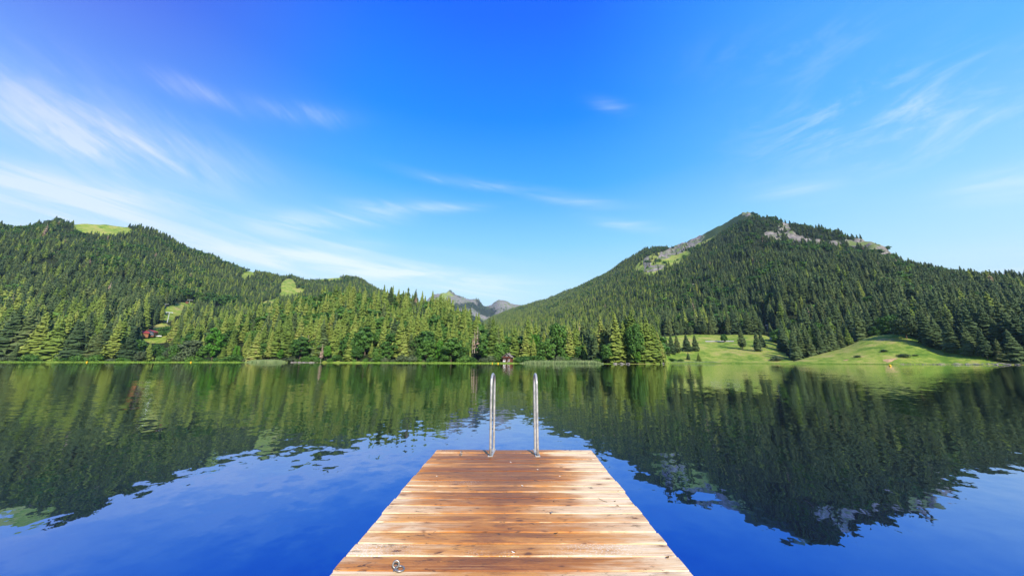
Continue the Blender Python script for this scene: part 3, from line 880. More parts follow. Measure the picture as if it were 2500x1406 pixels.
def spruce_crown(mb, rnd, R0=0.15, base=0.06, whorls=26, nb=9, ragged=0.25, sparse=0.0, core=True, mi=0, pw=0.85):
    lean = [rnd.uniform(-.012, .012), rnd.uniform(-.012, .012)]
    ph0 = rnd.uniform(0, 6)
    if core:
        zs = [base, base + .12, .5, .8, .97]
        mb.cone([(lean[0] * z, lean[1] * z, z) for z in zs], [R0 * .30, R0 * .62, R0 * .40, R0 * .15, 0.002], 8, mi)
    for w in range(whorls):
        q = (w + rnd.uniform(-.75, .75)) / whorls
        q = min(max(q, 0), .985)
        z = base + (0.985 - base) * q
        env = R0 * ((1 - q ** 1.15) ** pw) * (0.78 + .35 * (1 - abs(q - .2))) if q > .12 else R0 * (0.75 + q * 2.4)
        env = max(env, 0.006)
        for k in range(max(5, int(nb * (1 - .45 * q)))):
            if rnd.random() < sparse:
                continue
            a = ph0 + w * 2.4 + 2 * math.pi * k / max(5, int(nb * (1 - .45 * q))) + rnd.uniform(-.35, .35)
            L = env * (1 + rnd.uniform(-ragged, ragged * 0.8))
            wd = L * rnd.uniform(.30, .50) + .006
            ca, sa = math.cos(a), math.sin(a)
            zz = z + rnd.uniform(-.024, .024) * (1.2 - q)
            dr = L * rnd.uniform(.2, .75)          # droop
            th = 0.028 * (1 - .5 * q) + .008
            def P(t, side, drop):
                x = L * t; y = side
                return (lean[0] * zz + x * ca - y * sa, lean[1] * zz + x * sa + y * ca, zz + .02 * (1 - q) - dr * t * t - drop)
            # two folded halves hanging from the spine, then a tip
            for sgn in (1, -1):
                mb.face([P(.12, 0, 0), P(.6, 0, 0), P(.62, sgn * wd, th * 1.1), P(.2, sgn * wd * .6, th)], mi)
                mb.face([P(.6, 0, 0), P(1.0, 0, 0.0), P(.84, sgn * wd * .62, th * .9), P(.62, sgn * wd, th * 1.1)], mi)
            if rnd.random() < .7:
                tt = rnd.uniform(.45, .95); sgn = rnd.choice((1, -1))
                mb.face([P(tt - .12, sgn * wd * .2, 0), P(tt + .14, sgn * wd * .3, 0), P(tt + .05, sgn * wd * .8, th * 2.6)], mi)


def spruce_trunk(mb, r=0.011, top=0.97, mi=0, lean=(0, 0)):
    mb.cone([(0, 0, -.04), (0, 0, .03), (0, 0, .5), (0, 0, top)], [r * 1.5, r, r * .6, r * .12], 7, mi)


SPRUCE = []
for k in range(9):
    rnd = random.Random(100 + k)
    mb = MB(); spruce_crown(mb, rnd, R0=[.135, .15, .12, .165, .14, .155, .11, .145, .17][k], base=[.04, .05, .10, .03, .06, .04, .14, .05, .02][k], whorls=42, nb=10, ragged=.36, pw=[.72, .62, .58, .80, .66, .75, .55, .7, .74][k])
    tb = MB(); spruce_trunk(tb)
    SPRUCE.append((mb, tb))
SPR_CROWN = [a.mesh('crown', [M_SPRUCE]) for a, b in SPRUCE]
SPR_CROWN_D = [a.mesh('crown', [M_SPRUCE_DARK_SHADED]) for a, b in SPRUCE]
SPR_TRUNK = [b.mesh('trunk', [M_BARK]) for a, b in SPRUCE]


def broadleaf(seed, wide=0.42, base=0.14, clumps=22, leaves=120, leaf=0.034):
    """crown of leaf clumps on limbs; one metre tall"""
    rnd = random.Random(seed)
    cr, tr = MB(), MB()
    tr.cone([(0, 0, -.04), (0, 0, .03), (.01, 0, base + .1), (.015, .01, .55), (.0, .02, .8)], [.035, .024, .018, .011, .004], 8)
    cen = []
    for c in range(clumps):
        u = (c + .5) / clumps
        z = base + .12 + (0.92 - base - .12) * u
        prof = math.sin(math.pi * min(1, (z - base) / (1 - base) * .80 + .14)) ** .7
        a = c * 2.4 + rnd.uniform(-.5, .5)
        rr = wide * prof * rnd.uniform(.35, .8)
        cen.append((rr * math.cos(a), rr * math.sin(a), z + rnd.uniform(-.03, .03), wide * rnd.uniform(.30, .48) * (.55 + .45 * prof)))
    for x, y, z, r in cen:
        # limb towards the clump
        d = Vector((x, y, z)) - Vector((0, 0, z * .6)); n = d.normalized(); o = n.orthogonal() * .006
        p0 = Vector((0, 0, z * .6)); p1 = Vector((x, y, z))
        o2 = n.cross(o)
        b = len(tr.v)
        tr.v += [tuple(p0 + o), tuple(p0 + o2), tuple(p0 - o), tuple(p0 - o2), tuple(p1)]
        for q in range(4):
            tr.f.append((b + q, b + (q + 1) % 4, b + 4)); tr.m.append(0)
        for _ in range(leaves):
            dv = Vector((rnd.gauss(0, 1), rnd.gauss(0, 1), rnd.gauss(0, 1))).normalized()
            rad = r * (rnd.uniform(.55, 1.0) if rnd.random() < .8 else rnd.uniform(1.0, 1.18))
            p = Vector((x, y, z)) + Vector((dv.x * rad, dv.y * rad, dv.z * rad * .72))
            nn = (dv + Vector((rnd.uniform(-.6, .6), rnd.uniform(-.6, .6), rnd.uniform(-.2, .8)))).normalized()
            e1 = nn.orthogonal().normalized(); e2 = nn.cross(e1)
            g = rnd.uniform(0, 6.28); e1, e2 = e1 * math.cos(g) + e2 * math.sin(g), e2 * math.cos(g) - e1 * math.sin(g)
            l = leaf * rnd.uniform(.7, 1.3)
            cr.face([p - e1 * l, p + e2 * l * .6, p + e1 * l, p - e2 * l * .6], 0)
        # dark inner mass so that the clump is not see-through
    return cr, tr


BROAD = [broadleaf(300 + k, wide=[.40, .34, .46, .30][k], clumps=[24, 20, 26, 20][k], base=[.12, .10, .14, .08][k]) for k in range(4)]
BRD_TRUNK = [b.mesh('trunk', [M_BARK]) for a, b in BROAD]
BRD_CROWN = {}
for key, mt in (('green', M_LEAF), ('bright', M_LEAF_BRIGHT), ('grey', M_LEAF_GREY), ('dark', M_SPRUCE_DARK_SHADED)):
    BRD_CROWN[key] = [a.mesh('crown', [mt]) for a, b in BROAD]


def bush_mesh(seed, mt, n=9, leaves=90, leaf=.07):
    rnd = random.Random(seed); cr = MB()
    for c in range(n):
        a = c * 2.4; rr = .42 * math.sqrt((c + .5) / n)
        x, y, r = rr * math.cos(a), rr * math.sin(a), rnd.uniform(.26, .36)
        z = .52 - rr * .5 + rnd.uniform(-.06, .1)
        for _ in range(leaves):
            dv = Vector((rnd.gauss(0, 1), rnd.gauss(0, 1), rnd.gauss(0, 1))).normalized()
            p = Vector((x, y, z)) + dv * r * rnd.uniform(.6, 1.1)
            if p.z < 0: p.z = rnd.uniform(0, .1)
            nn = (dv + Vector((rnd.uniform(-.6, .6), rnd.uniform(-.6, .6), rnd.uniform(-.2, .8)))).normalized()
            e1 = nn.orthogonal().normalized(); e2 = nn.cross(e1); l = leaf * rnd.uniform(.7, 1.3)
            cr.face([p - e1 * l, p + e2 * l * .6, p + e1 * l, p - e2 * l * .6], 0)
    return cr.mesh('shrub', [mt])


BUSH = {'green': bush_mesh(1, M_LEAF), 'grey': bush_mesh(2, M_LEAF_GREY), 'dark': bush_mesh(3, M_SPRUCE_DARK_SHADED)}


def dead_spruce(seed, sparse=.35, needles=True):
    rnd = random.Random(seed); cr, tr = MB(), MB()
    spruce_crown(cr, rnd, R0=.085, base=.25, whorls=18, nb=6, ragged=.5, sparse=sparse, core=False)
    spruce_trunk(tr, .013)
    for k in range(26):
        a = k * 2.4; z = .2 + .75 * k / 26; L = .09 * (1 - .6 * z)
        tr.face([(0, 0, z), (0, 0, z + .008), (L * math.cos(a), L * math.sin(a), z - .02)], 0)
    return cr.mesh('crown', [M_DEAD]), tr.mesh('trunk', [M_PALEBARK])


# ------------------------------------------------------------------ where the woods stand
def on_ground(x, y, rmin=None, rmax=2500.0):
    """first point of the ground along a line of sight of the photograph"""
    a, te = px_ang(x, y)
    r = np.arange(rmin if rmin else float(look(rs_tab, a)) + 0.5, rmax, 1.0)
    X, Y = r * math.sin(a), r * math.cos(a)
    z = ground_z(X, Y)
    k = np.argmax((z - HW) / r >= te)
    if (z[k] - HW) / r[k] < te:
        k = 0
    return float(X[k]), float(Y[k]), float(z[k]), float(r[k])


def height_to(x, ytop, X, Y, Z):
    """height of something standing at (X, Y, Z) whose top shows at photo height ytop"""
    lo, hi = 0.1, 80.0
    for _ in range(40):
        mid = (lo + hi) / 2
        if project(np.float64(X), np.float64(Y), np.float64(Z + mid))[1] > ytop:
            lo = mid
        else:
            hi = mid
    return lo


# ------------------------------------------------------------------ trees the photograph shows one by one
MANUAL = []
N_MAN_SPRUCE = N_MAN_BROAD = 0
DEAD = [dead_spruce(40), dead_spruce(41, .2), dead_spruce(42, .85)]


def plant(kind, x, top, base, wid, label, group=None, clear=4.0, rmin=None, dark_=False, var=None, rmax=2500):
    global N_MAN_SPRUCE, N_MAN_BROAD
    if x < 1626 and base >= 866 and rmin is None:
        # trees whose feet are at the shore stand a few metres behind the waterline
        a_ = float(phi_of(x)); rm = float(look(rs_tab, a_)) + 1.5 + max(0, 887 - base) * 1.3
        Xm, Ym = rm * math.sin(a_), rm * math.cos(a_); Zm = float(ground_z(Xm, Ym))
    else:
        Xm, Ym, Zm, rm = on_ground(x, base, rmin, rmax)
    h = height_to(x, top, Xm, Ym, Zm)
    k = len(MANUAL) if var is None else var
    rz = (k * 2.399) % 6.283
    loc = (Xm, Ym, Zm - .05)
    f_ = project(np.float64(Xm), np.float64(Ym), np.float64(Zm))[2]
    if kind == 'spruce':
        N_MAN_SPRUCE += 1
        nm, cat = 'spruce_tree', 'spruce tree'
        cm, tm = (SPR_CROWN_D if dark_ else SPR_CROWN)[k % 9], SPR_TRUNK[k % 9]; hw_ = .15 * h * wid
    elif kind == 'dead':
        nm, cat = 'dead_spruce', 'dead tree'; cm, tm = DEAD[k % 3]; hw_ = .06 * h * wid
    elif kind == 'pole':
        nm, cat = 'bare_snag', 'dead tree'; cm, tm = DEAD[2]; hw_ = .02 * h
    elif kind == 'bush':
        nm, cat = 'shrub', 'shrub'; cm, tm = BUSH[dark_ or 'green'], None; hw_ = .5 * h * wid
    else:
        N_MAN_BROAD += 1
        nm, cat = 'broadleaf_tree', 'leafy tree'
        cm, tm = BRD_CROWN[kind][k % 4], BRD_TRUNK[k % 4]; hw_ = .42 * h * wid
    MANUAL.append(dict(px=x, top=top, base=base, hw=F * hw_ / f_, r=rm, X=Xm, Y=Ym, clear=max(clear, hw_ * .9)))
    if kind == 'bush':
        o = bpy.data.objects.new(nm, cm); o.location = loc; o.rotation_euler = (0, 0, rz); o.scale = (h * wid, h * wid, h); link(o)
        tag(o, label, cat, group)
        return
    e = empty(nm, loc, rz, (h * wid, h * wid, h))
    link(bpy.data.objects.new('crown', cm), e)
    link(bpy.data.objects.new('trunk', tm), e)
    tag(e, label, cat, group)


PT = 'spruces on the wooded point'
for x, top, base, wid, dk, lab in [
    (1508, 757, 882, 1.25, False, 'tall yellow green spruce over the rocks on the near side of the wooded point'),
    (1548, 752, 880, 1.35, False, 'tallest spruce of the wooded point with the leafy green tree at its foot'),
    (1526, 778, 881, 1.0, False, 'narrow spruce between the two tallest spruces of the wooded point'),
    (1572, 772, 882, 1.15, False, 'slim spruce just beyond the tallest one on the wooded point'),
    (1586, 768, 883, 1.2, False, 'third tallest spruce of the wooded point, nearer its outer tip'),
    (1599, 786, 884, 1.2, False, 'lower full spruce beside the outer end of the wooded point'),
    (1611, 806, 885, 1.3, False, 'short dense spruce second from the tip of the wooded point'),
    (1536, 764, 876, 1.2, False, 'full spruce behind the leafy green tree on the wooded point'),
    (1561, 766, 875, 1.2, True, 'dark spruce behind the tallest one on the wooded point'),
    (1518, 770, 875, 1.2, True, 'dark spruce behind the near side of the wooded point'),
    (1604, 790, 878, 1.2, False, 'spruce behind the short dense one near the tip of the wooded point'),
    (1618, 832, 886, 1.4, False, 'smallest spruce at the very tip of the wooded point'),
    (1490, 772, 874, 1.1, True, 'dark spruce in the shaded gap beside the wooded point'),
    (1470, 772, 874, 1.2, False, 'spruce at the inland start of the wooded point above the low green fir')]:
    plant('spruce', x, top, base, wid, lab, PT, 5, dark_=dk)
plant('green', 1551, 792, 884, 0.55, 'tall narrow green leafy tree among the spruces of the wooded point')
plant('bright', 1558, 858, 886, 0.9, 'low yellow green leafy tree at the water of the wooded point')
plant('green', 1484, 838, 883, 1.0, 'spreading low green tree overhanging the water where the wooded point begins')
plant('green', 1362, 786, 868, 0.85, 'round headed green tree rising above the flat wood left of the point')
plant('bright', 1300, 812, 868, 0.85, 'bright green leafy tree in the flat wood right of the brown hut')
plant('green', 1372, 846, 880, 1.0, 'low green leafy tree behind the pale reeds left of the point')
plant('green', 1237, 836, 872, .9, 'dark leafy tree close behind the brown hut')
plant('green', 1213, 858, 881, 1.0, 'small leafy tree just left of the brown hut')
plant('bush', 1268, 866, 882, 1.2, 'rounded shrub just right of the brown hut')
plant('bush', 1292, 868, 881, 1.3, 'second rounded shrub right of the brown hut')
plant('spruce', 1290, 772, 872, 1.2, 'tall spruce right of the brown hut beside the bright leafy tree', 'spruces close round the brown hut')
plant('spruce', 1256, 788, 874, 1.1, 'spruce standing directly behind the right side of the brown hut', 'spruces close round the brown hut')
plant('spruce', 1203, 770, 876, 1.1, 'tall spruce standing left of the brown hut', 'spruces close round the brown hut')
# left shore wood
for x, top, base, wid, dk, lab in [
    (10, 742, 874, 1.35, True, 'first tall spruce of the shore wood at the left edge'),
    (45, 752, 873, 1.3, True, 'second tall spruce from the left edge in the front of the shore wood'),
    (81, 757, 875, 1.3, False, 'third tall spruce from the left edge in the front of the shore wood'),
    (122, 763, 874, 1.3, False, 'fourth tall spruce from the left edge in the front of the shore wood'),
    (173, 778, 877, 1.45, True, 'broad spruce left of the freestanding wide spruce on the left shore'),
    (227, 804, 878, 1.6, True, 'wide dense spruce with branches to the ground on the left shore'),
    (269, 782, 876, 1.35, False, 'spruce right of the wide dense one on the left shore'),
    (308, 799, 876, 1.4, True, 'spruce left of the red roofed houses on the left shore'),
    (358, 830, 876, 1.0, False, 'small brownish spruce below the red roofed houses')]:
    plant('spruce', x, top, base, wid, lab, 'large spruces at the front of the left shore wood', 6, dark_=dk)
plant('grey', 342, 856, 879, 1.15, 'grey green round bushy tree at the left shore below the red roofed houses')
plant('grey', 464, 828, 879, 1.35, 'large rounded grey green tree at the shore left of the bright green tree')
plant('green', 432, 838, 878, 1.1, 'dark leafy tree left of the large rounded grey green tree')
plant('green', 490, 842, 879, 1.1, 'dark leafy tree between the rounded grey green tree and the bright green tree')
plant('green', 396, 848, 872, 1.2, 'low leafy tree below the white slab of the red roofed houses')
plant('green', 376, 838, 866, 1.1, 'low leafy tree directly under the red roofed houses')
plant('grey', 415, 852, 876, 1.1, 'low grey green tree right of the orange grass patch')
plant('bright', 517, 800, 876, .8, 'tall bright green leafy tree on the left shore')
plant('bright', 574, 842, 880, .55, 'narrow bright green young tree at the water left of the pale reeds')
plant('green', 640, 836, 878, 1.1, 'broad fresh green tree behind the pale reed fringe')
plant('green', 611, 806, 850, .9, 'green leafy tree halfway up among the spruces above the pale reeds')
plant('bright', 682, 852, 880, 1.0, 'low bright leafy tree at the right end of the pale reed fringe')
plant('bright', 797, 842, 880, .7, 'bright green leafy tree at the water right of the bare pale snag')
plant('green', 845, 828, 878, .8, 'dark blue green leafy tree at the middle of the far shore')
plant('green', 870, 846, 881, 1.1, 'low dark leafy tree overhanging the far shore right of the blue green tree')
plant('green', 945, 846, 881, 1.3, 'wide low leafy tree at the foot of the sunny wooded hill')
plant('green', 920, 850, 881, 1.2, 'low leafy tree left of the wide low one at the foot of the hill')
plant('bright', 1073, 828, 880, .6, 'slim bright green tree at the shore between hill shoulder and hut')
plant('green', 1024, 852, 880, 1.0, 'small rounded leafy tree on the shore left of the slim bright one')
plant('green', 1185, 828, 878, .9, 'green leafy tree left of the brown hut below the pale trunks')
# dead wood
plant('dead', 745, 816, 872, 1.5, 'rust brown dead spruce on the slope above the far shore', var=0)
plant('dead', 783, 838, 886, 1.1, 'bare pale snag standing at the water of the far shore', var=1)
for x, top, base, lab in [(1153, 822, 862, 'shortest of three bare pale trunks left of the brown hut'), (1158, 800, 862, 'middle of three bare pale trunks left of the brown hut'), (1165, 794, 860, 'tallest of three bare pale trunks left of the brown hut')]:
    plant('pole', x, top, base, 1.2, lab, 'bare pale trunks left of the hut', 4.0)
plant('dead', 104, 545, 585, 1.1, 'light brown dead spruce near the top of the forested mountain', var=0, rmin=900)
plant('dead', 1977, 747, 778, 1.3, 'reddish dead spruce in the dark forest above the grassy knoll', var=0, rmin=380)
# meadow trees
for x, top, base, wid, lab in [
    (1628, 813, 866, 1.3, 'first of the dark spruces in the close row beyond the wooded point'), (1641, 815, 864, 1.3, 'second of the dark spruces in the close row beyond the wooded point'),
    (1655, 813, 861, 1.35, 'last of the dark spruces in the close row beyond the wooded point'),
    (1678, 811, 857, 1.5, 'dark cone shaped spruce standing free between the close row and its twin'), (1699, 815, 857, 1.5, 'dark cone shaped spruce at the open end of the meadow row'),
    (1681, 859, 879, 1.6, 'small dark spruce low on the meadow near the water'),
    (1814, 794, 852, 1.25, 'tallest single spruce alone in the middle of the valley meadow'),
    (1851, 805, 857, 1.2, 'nearer spruce of the pair on the valley meadow'), (1861, 807, 847, 1.3, 'farther spruce of the pair on the valley meadow'),
    (1945, 796, 869, 1.3, 'tall dark spruce at the tip of the forest tongue between the meadows'), (1962, 812, 868, 1.3, 'second dark spruce at the tip of the forest tongue between the meadows'),
    (2003, 812, 862, 1.3, 'dark spruce in the hollow at the foot of the grassy knoll')]:
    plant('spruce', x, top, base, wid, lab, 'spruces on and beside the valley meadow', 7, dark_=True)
plant('spruce', 1707, 859, 882, 1.5, 'small yellow green spruce near the water beside the small dark one', None, 6)
plant('green', 1768, 815, 836, 1.0, 'small round leafy tree beside the track on the valley meadow')
plant('bush', 1900, 866, 881, 1.6, 'grey green shrub in the hollow between meadow and knoll', None, dark_='grey')
plant('bush', 1886, 874, 881, 1.4, 'smaller grey shrub left of the shrub in the hollow', None, dark_='grey')
plant('bush', 1640, 873, 882, 2.4, 'low flat shrub on the shore just beyond the wooded point')
plant('bush', 1662, 875, 882, 2.2, 'second low flat shrub on the shore meadow beyond the wooded point')
# knoll
plant('spruce', 2175, 734, 812, 1.0, 'tall slender spruce on top behind the grassy knoll', None, 6, dark_=True, rmin=330)
plant('dark', 2214, 774, 827, 1.15, 'big dark spreading tree casting its shadow on the grassy knoll', None, 6)
for x, top, base, wid, lab in [(2272, 756, 848, 1.3, 'large dark spruce at the shoulder of the knoll right of the spreading tree'), (2296, 766, 852, 1.2, 'sunlit edged spruce next to the large one at the knoll shoulder'),
                               (2332, 772, 861, 1.3, 'tall spruce halfway down the forest edge right of the knoll'), (2372, 790, 868, 1.2, 'spruce low down the forest edge right of the knoll'),
                               (2412, 800, 877, 1.4, 'large dark spruce near the stony shore right of the knoll'), (2447, 824, 882, 1.5, 'lowest broad spruce above the stony shore'), (2484, 800, 884, 1.3, 'dark spruce at the right end of the stony shore')]:
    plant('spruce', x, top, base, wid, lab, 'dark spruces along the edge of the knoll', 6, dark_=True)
for x, top, base, wid, lab in [(2160, 851, 860, 1.5, 'small dark bush high on the grassy knoll'), (2094, 865, 873, 1.5, 'small dark bush low on the left of the grassy knoll'), (2209, 860, 872, 1.5, 'largest dark bush on the face of the grassy knoll'),
                               (2235, 864, 869, 2.4, 'flat green bush right beside the largest bush of the knoll'), (2192, 865, 869, 2.2, 'flat green bush left beside the largest bush of the knoll')]:
    plant('bush', x, top, base, wid, lab, None, 2, dark_='dark')
for x, top, base, lab in [(2140, 800, 814, 'pale green shrub on the crest behind the knoll'), (2322, 846, 860, 'green shrub at the forest edge on the knoll shoulder'), (2350, 850, 864, 'round green shrub right of the first one at the knoll shoulder')]:
    plant('bush', x, top, base, 1.4, lab)
plant('dark', 1670 + 42, 792, 816, 1.3, 'dark rounded leafy tree at the forest edge above the meadow, left of its twin')
plant('dark', 1700 - 14, 796, 818, 1.2, 'dark leafy tree beside the two tall spruces at the upper meadow edge')
plant('bright', 2067, 800, 826, .9, 'yellowing leafy tree at the forest edge left of the knoll crest')

# undergrowth and small trees along the forested waterline
rnd = random.Random(21)
for x0_, x1_, n_, w in [(10, 330, 12, 'at the foot of the tall left shore wood'), (385, 600, 13, 'on the bank below the bright green tree'), (700, 790, 5, 'on the bank beside the bare snag'), (800, 1205, 21, 'along the bank of the sunny wooded hill'), (1262, 1470, 9, 'behind the reed bed right of the hut')]:
    for i_ in range(n_):
        x = x0_ + (x1_ - x0_) * (i_ + rnd.uniform(.05, .95)) / n_
        kd = rnd.choice(['green', 'green', 'grey'])
        top = rnd.uniform(860, 876)
        plant('bush', x, top, rnd.uniform(881, 886), rnd.uniform(.9, 1.5), ('leafy green' if kd == 'green' else 'grey green') + ' shrub ' + w, ('leafy green' if kd == 'green' else 'grey green') + ' shrubs ' + w, 1.5, dark_=kd)
for x, top, base, lab in [(541, 838, 874, 'spruce right of the tall bright green leafy tree'), (556, 826, 870, 'second spruce right of the tall bright green leafy tree'), (592, 830, 872, 'spruce right of the narrow bright green young tree'), (600, 846, 879, 'short spruce at the left end of the pale reed fringe')]:
    plant('spruce', x, top, base, 1.25, lab, None, 4)

for x, top, base, lab in [(398, 796, 815, 'rounded green shrub uphill of the long white cart'), (408, 792, 812, 'larger green shrub under the nearest chairlift pylon'), (391, 806, 820, 'small green shrub between the red roofs and the pylon'), (420, 800, 822, 'wide green shrub right of the houses clearing')]:
    plant('bush', x, top, base, 1.2, lab, None, 2, rmin=400)
def jgrid(x0, x1, y0, y1, s, seed):
    g = np.random.default_rng(seed)
    X, Y = np.meshgrid(np.arange(x0, x1, s), np.arange(y0, y1, s))
    X = X + g.uniform(-.42, .42, X.shape) * s; Y = Y + g.uniform(-.42, .42, Y.shape) * s
    return X.ravel(), Y.ravel()


def thin(X, Y, lo, hi, s, seed):
    r = np.hypot(X, Y); return (r >= lo) & (r < hi)


cands = []
for lo, hi, sp in ((150, 620, 6.9), (620, 1100, 6.6), (1100, 1700, 6.6), (1700, 2500, 8.0), (2500, 4300, 22.0)):
    X, Y = jgrid(-2600 if hi < 3000 else -800, 2600 if hi < 3000 else 400, 60, hi, sp, int(lo))
    r = np.hypot(X, Y); ph = np.arctan2(X, Y)
    k = (r >= lo) & (r < hi) & (np.abs(ph) < R(66))
    cands.append(np.stack([X[k], Y[k]], 1))
P = np.concatenate(cands)
X, Y = P[:, 0], P[:, 1]
r = np.hypot(X, Y); ph = np.arctan2(X, Y)
x0 = 1250 + F * 1.0248 * np.tan(ph)
Z = ground_z(X, Y)
rs = look(rs_tab, ph) + 3.0 * fbm(X / 22, Y / 22, 5, 3)
mead, rock, bare = cover(X, Y, Z)
keep = (r > rs + 3.5) & ((mead < 0.45) | ((r > 800) & (x0 > 1400) & (RNG.random(len(X)) < .08))) & (bare < 0.4)
keep &= RNG.random(len(X)) > np.clip(rock * 0.85, 0, .8)
# sparse, stony top of the mountain on that side
PXp, PYp, _ = project(X, Y, Z)
sparse_zone = blob(PXp, PYp, [(1930, 575, 130, 42, 12), (2090, 590, 90, 30, 18), (1680, 600, 60, 16, -24)]) * (r > 800)
keep &= RNG.random(len(X)) > sparse_zone * 0.6
# open valley behind the wooded point and the shore flats
r1 = np.full(len(X), 1e9)
keep &= ~((x0 > 300) & (x0 < 470) & (r < look(table([(300, 330), (322, 330), (330, 560), (398, 560), (410, 410), (445, 400), (470, 300)], 1), ph)))   # shore meadow and the houses' clearing
# no woods over the far crests
for h in HILLS:
    inside = (ph > h.lo) & (ph < h.hi)
    if h is hillA or h is hillC or h is hillD:
        pass
crest = np.zeros(len(X))
rA = look(hillA.r1, ph); rD = look(hillD.r1, ph)
xb = x0
keep &= ~((xb < 1030) & (r > rA + 45)) & ~((xb >= 1260) & (r > rD + 45))
keep &= ~((xb >= 1030) & (xb < 1260) & (r > 2500) & (rock > .8))
gapn = fbm(X / 26, Y / 26, 301, 3)
keep &= (gapn > -0.33) | (r < 330)          # glades and windthrow
keep &= (np.abs(PXp - 1250) < 1500)
X, Y, Z, r, ph, x0 = X[keep], Y[keep], Z[keep], r[keep], ph[keep], x0[keep]
PXp, PYp, rA, rD = PXp[keep], PYp[keep], rA[keep], rD[keep]
# leave room round the trees that stand singly
if True:
    mk_ = np.ones(len(X), bool)
    for mm in MANUAL:
        mk_ &= np.hypot(X - mm['X'], Y - mm['Y']) > mm['clear']
    hs_ = float(look(rs_tab, phi_of(1240))) + 7; ha_ = float(phi_of(1240))
    mk_ &= np.hypot(X - hs_ * math.sin(ha_), Y - hs_ * math.cos(ha_)) > 8.0          # the hut's yard
    # the point's tip and the meadow fringe are planted one by one
    mk_ &= ~((x0 > 1478) & (x0 < 1640) & (r < 236))
    X, Y, Z, r, ph, x0, PXp, PYp, rA, rD = [q[mk_] for q in (X, Y, Z, r, ph, x0, PXp, PYp, rA, rD)]
N = len(X)
g = np.random.default_rng(3)
H = 24 * g.uniform(0.62, 1.24, N) * np.interp(r, [560, 700, 950, 1400], [1.0, 0.82, 0.66, 0.62])
H = np.where((x0 < 330) & (r < 560), H * 1.28, H)                      # tall shore stand
H = np.where((x0 > 420) & (x0 < 1230) & (r < 460), H * 1.06, H)
H = np.where((x0 > 1230) & (x0 < 1620) & (r < 330), H * 1.08, H)
H = np.where((r - (look(rs_tab, ph)) < 14), H * g.uniform(.6, 1.0, N), H)
H = np.where((r > rD - 150) & (x0 > 1400), H * 0.85, H)
H = np.where((r > rA - 200) & (x0 < 1000), H * 0.85, H)
H = np.where(g.random(N) < .10, H * .65, H)
wood = fbm(X / 90, Y / 90, 63, 3)
is_b = g.random(N) < np.clip(0.09 + wood * 0.7, 0.015, 0.6)            # broadleaf trees gather in groups
is_b |= (x0 > 720) & (x0 < 980) & (r > 320) & (r < 470) & (g.random(N) < .3)
H = np.where(is_b, H * 0.62, H)
WID = g.uniform(0.98, 1.42, N) * np.where(r > 620, 1.25, 1.0) * np.where(is_b, 1.15, 1.0)
VAR = g.integers(0, 9, N)
ROT = g.uniform(0, 2 * math.pi, N)
dark = (g.random(N) < np.clip((x0 - 1250) / 550, 0, 1) * .85 + .06) | ((x0 < 1000) & (r > 560) & (g.random(N) < .5)) | np.where((x0 < 340) & (g.random(N) < .5), 1, 0) | (g.random(N) < .12)  # more dark trees on both mountains: their dimmer light put into colour
# sight lines kept open over the houses, the chairlift and the carts
_, top_, f_ = project(X, Y, Z + H)
hw_ = F * .15 * H * WID / f_
cut = np.zeros(N, bool)
for vx, vy, vr in [(408, 770, 600), (408, 784, 600), (403, 747, 700), (455, 737, 800), (463, 735, 800), (436, 752, 700), (420, 760, 640), (340, 816, 520), (349, 818, 520), (362, 815, 520), (372, 815, 520), (384, 821, 520),
                   (1231, 874, 236), (1236, 868, 236), (1240, 876, 236), (1245, 868, 236), (1250, 874, 236), (1153, 838, 262), (1158, 815, 262), (1158, 842, 262), (1165, 810, 262), (1165, 842, 262), (745, 828, 300), (745, 850, 300), (1875, 801, 500), (1904, 808, 500), (1885, 826, 440), (1896, 825, 440), (611, 732, 800), (250, 560, 1500), (300, 556, 1500), (200, 556, 1500), (704, 704, 1600), (695, 714, 1600)]:
    cut |= (np.abs(PXp - vx) < hw_ * .9 + 1) & (top_ < vy) & (PYp > vy) & (r < vr)
keep2 = ~cut
X, Y, Z, r, ph, x0, PXp, PYp, rA, rD, H, WID, VAR, ROT, dark, is_b = [q[keep2] for q in (X, Y, Z, r, ph, x0, PXp, PYp, rA, rD, H, WID, VAR, ROT, dark, is_b)]
N = len(X)
print('forest candidates', N)
# ------------------------------------------------------------------ which single trees show largest: paint them far to near
def visible_pixels(items, w=1250, h=703):
    """items: list of (px, ytop, ybase, halfwidth, depth); returns how many half-size photo pixels each shows"""
    buf = np.full((h, w), -1, np.int32)
    order = sorted(range(len(items)), key=lambda q: -items[q][4])
    for q in order:
        px, yt, yb, hw, _ = items[q]
        px, yt, yb, hw = px / 2, yt / 2, yb / 2, max(hw / 2, .6)
        y0, y1 = max(0, int(yt)), min(h - 1, int(yb))
        for y in range(y0, y1 + 1):
            f = min(1, (y - yt + .6) / max(yb - yt, 1) * 1.25)
            a, b = int(px - hw * f), int(px + hw * f) + 1
            if b > 0 and a < w:
                buf[y, max(0, a):min(w, b)] = q
    ids, cnt = np.unique(buf[buf >= 0], return_counts=True)
    out = np.zeros(len(items), int); out[ids] = cnt
    return out


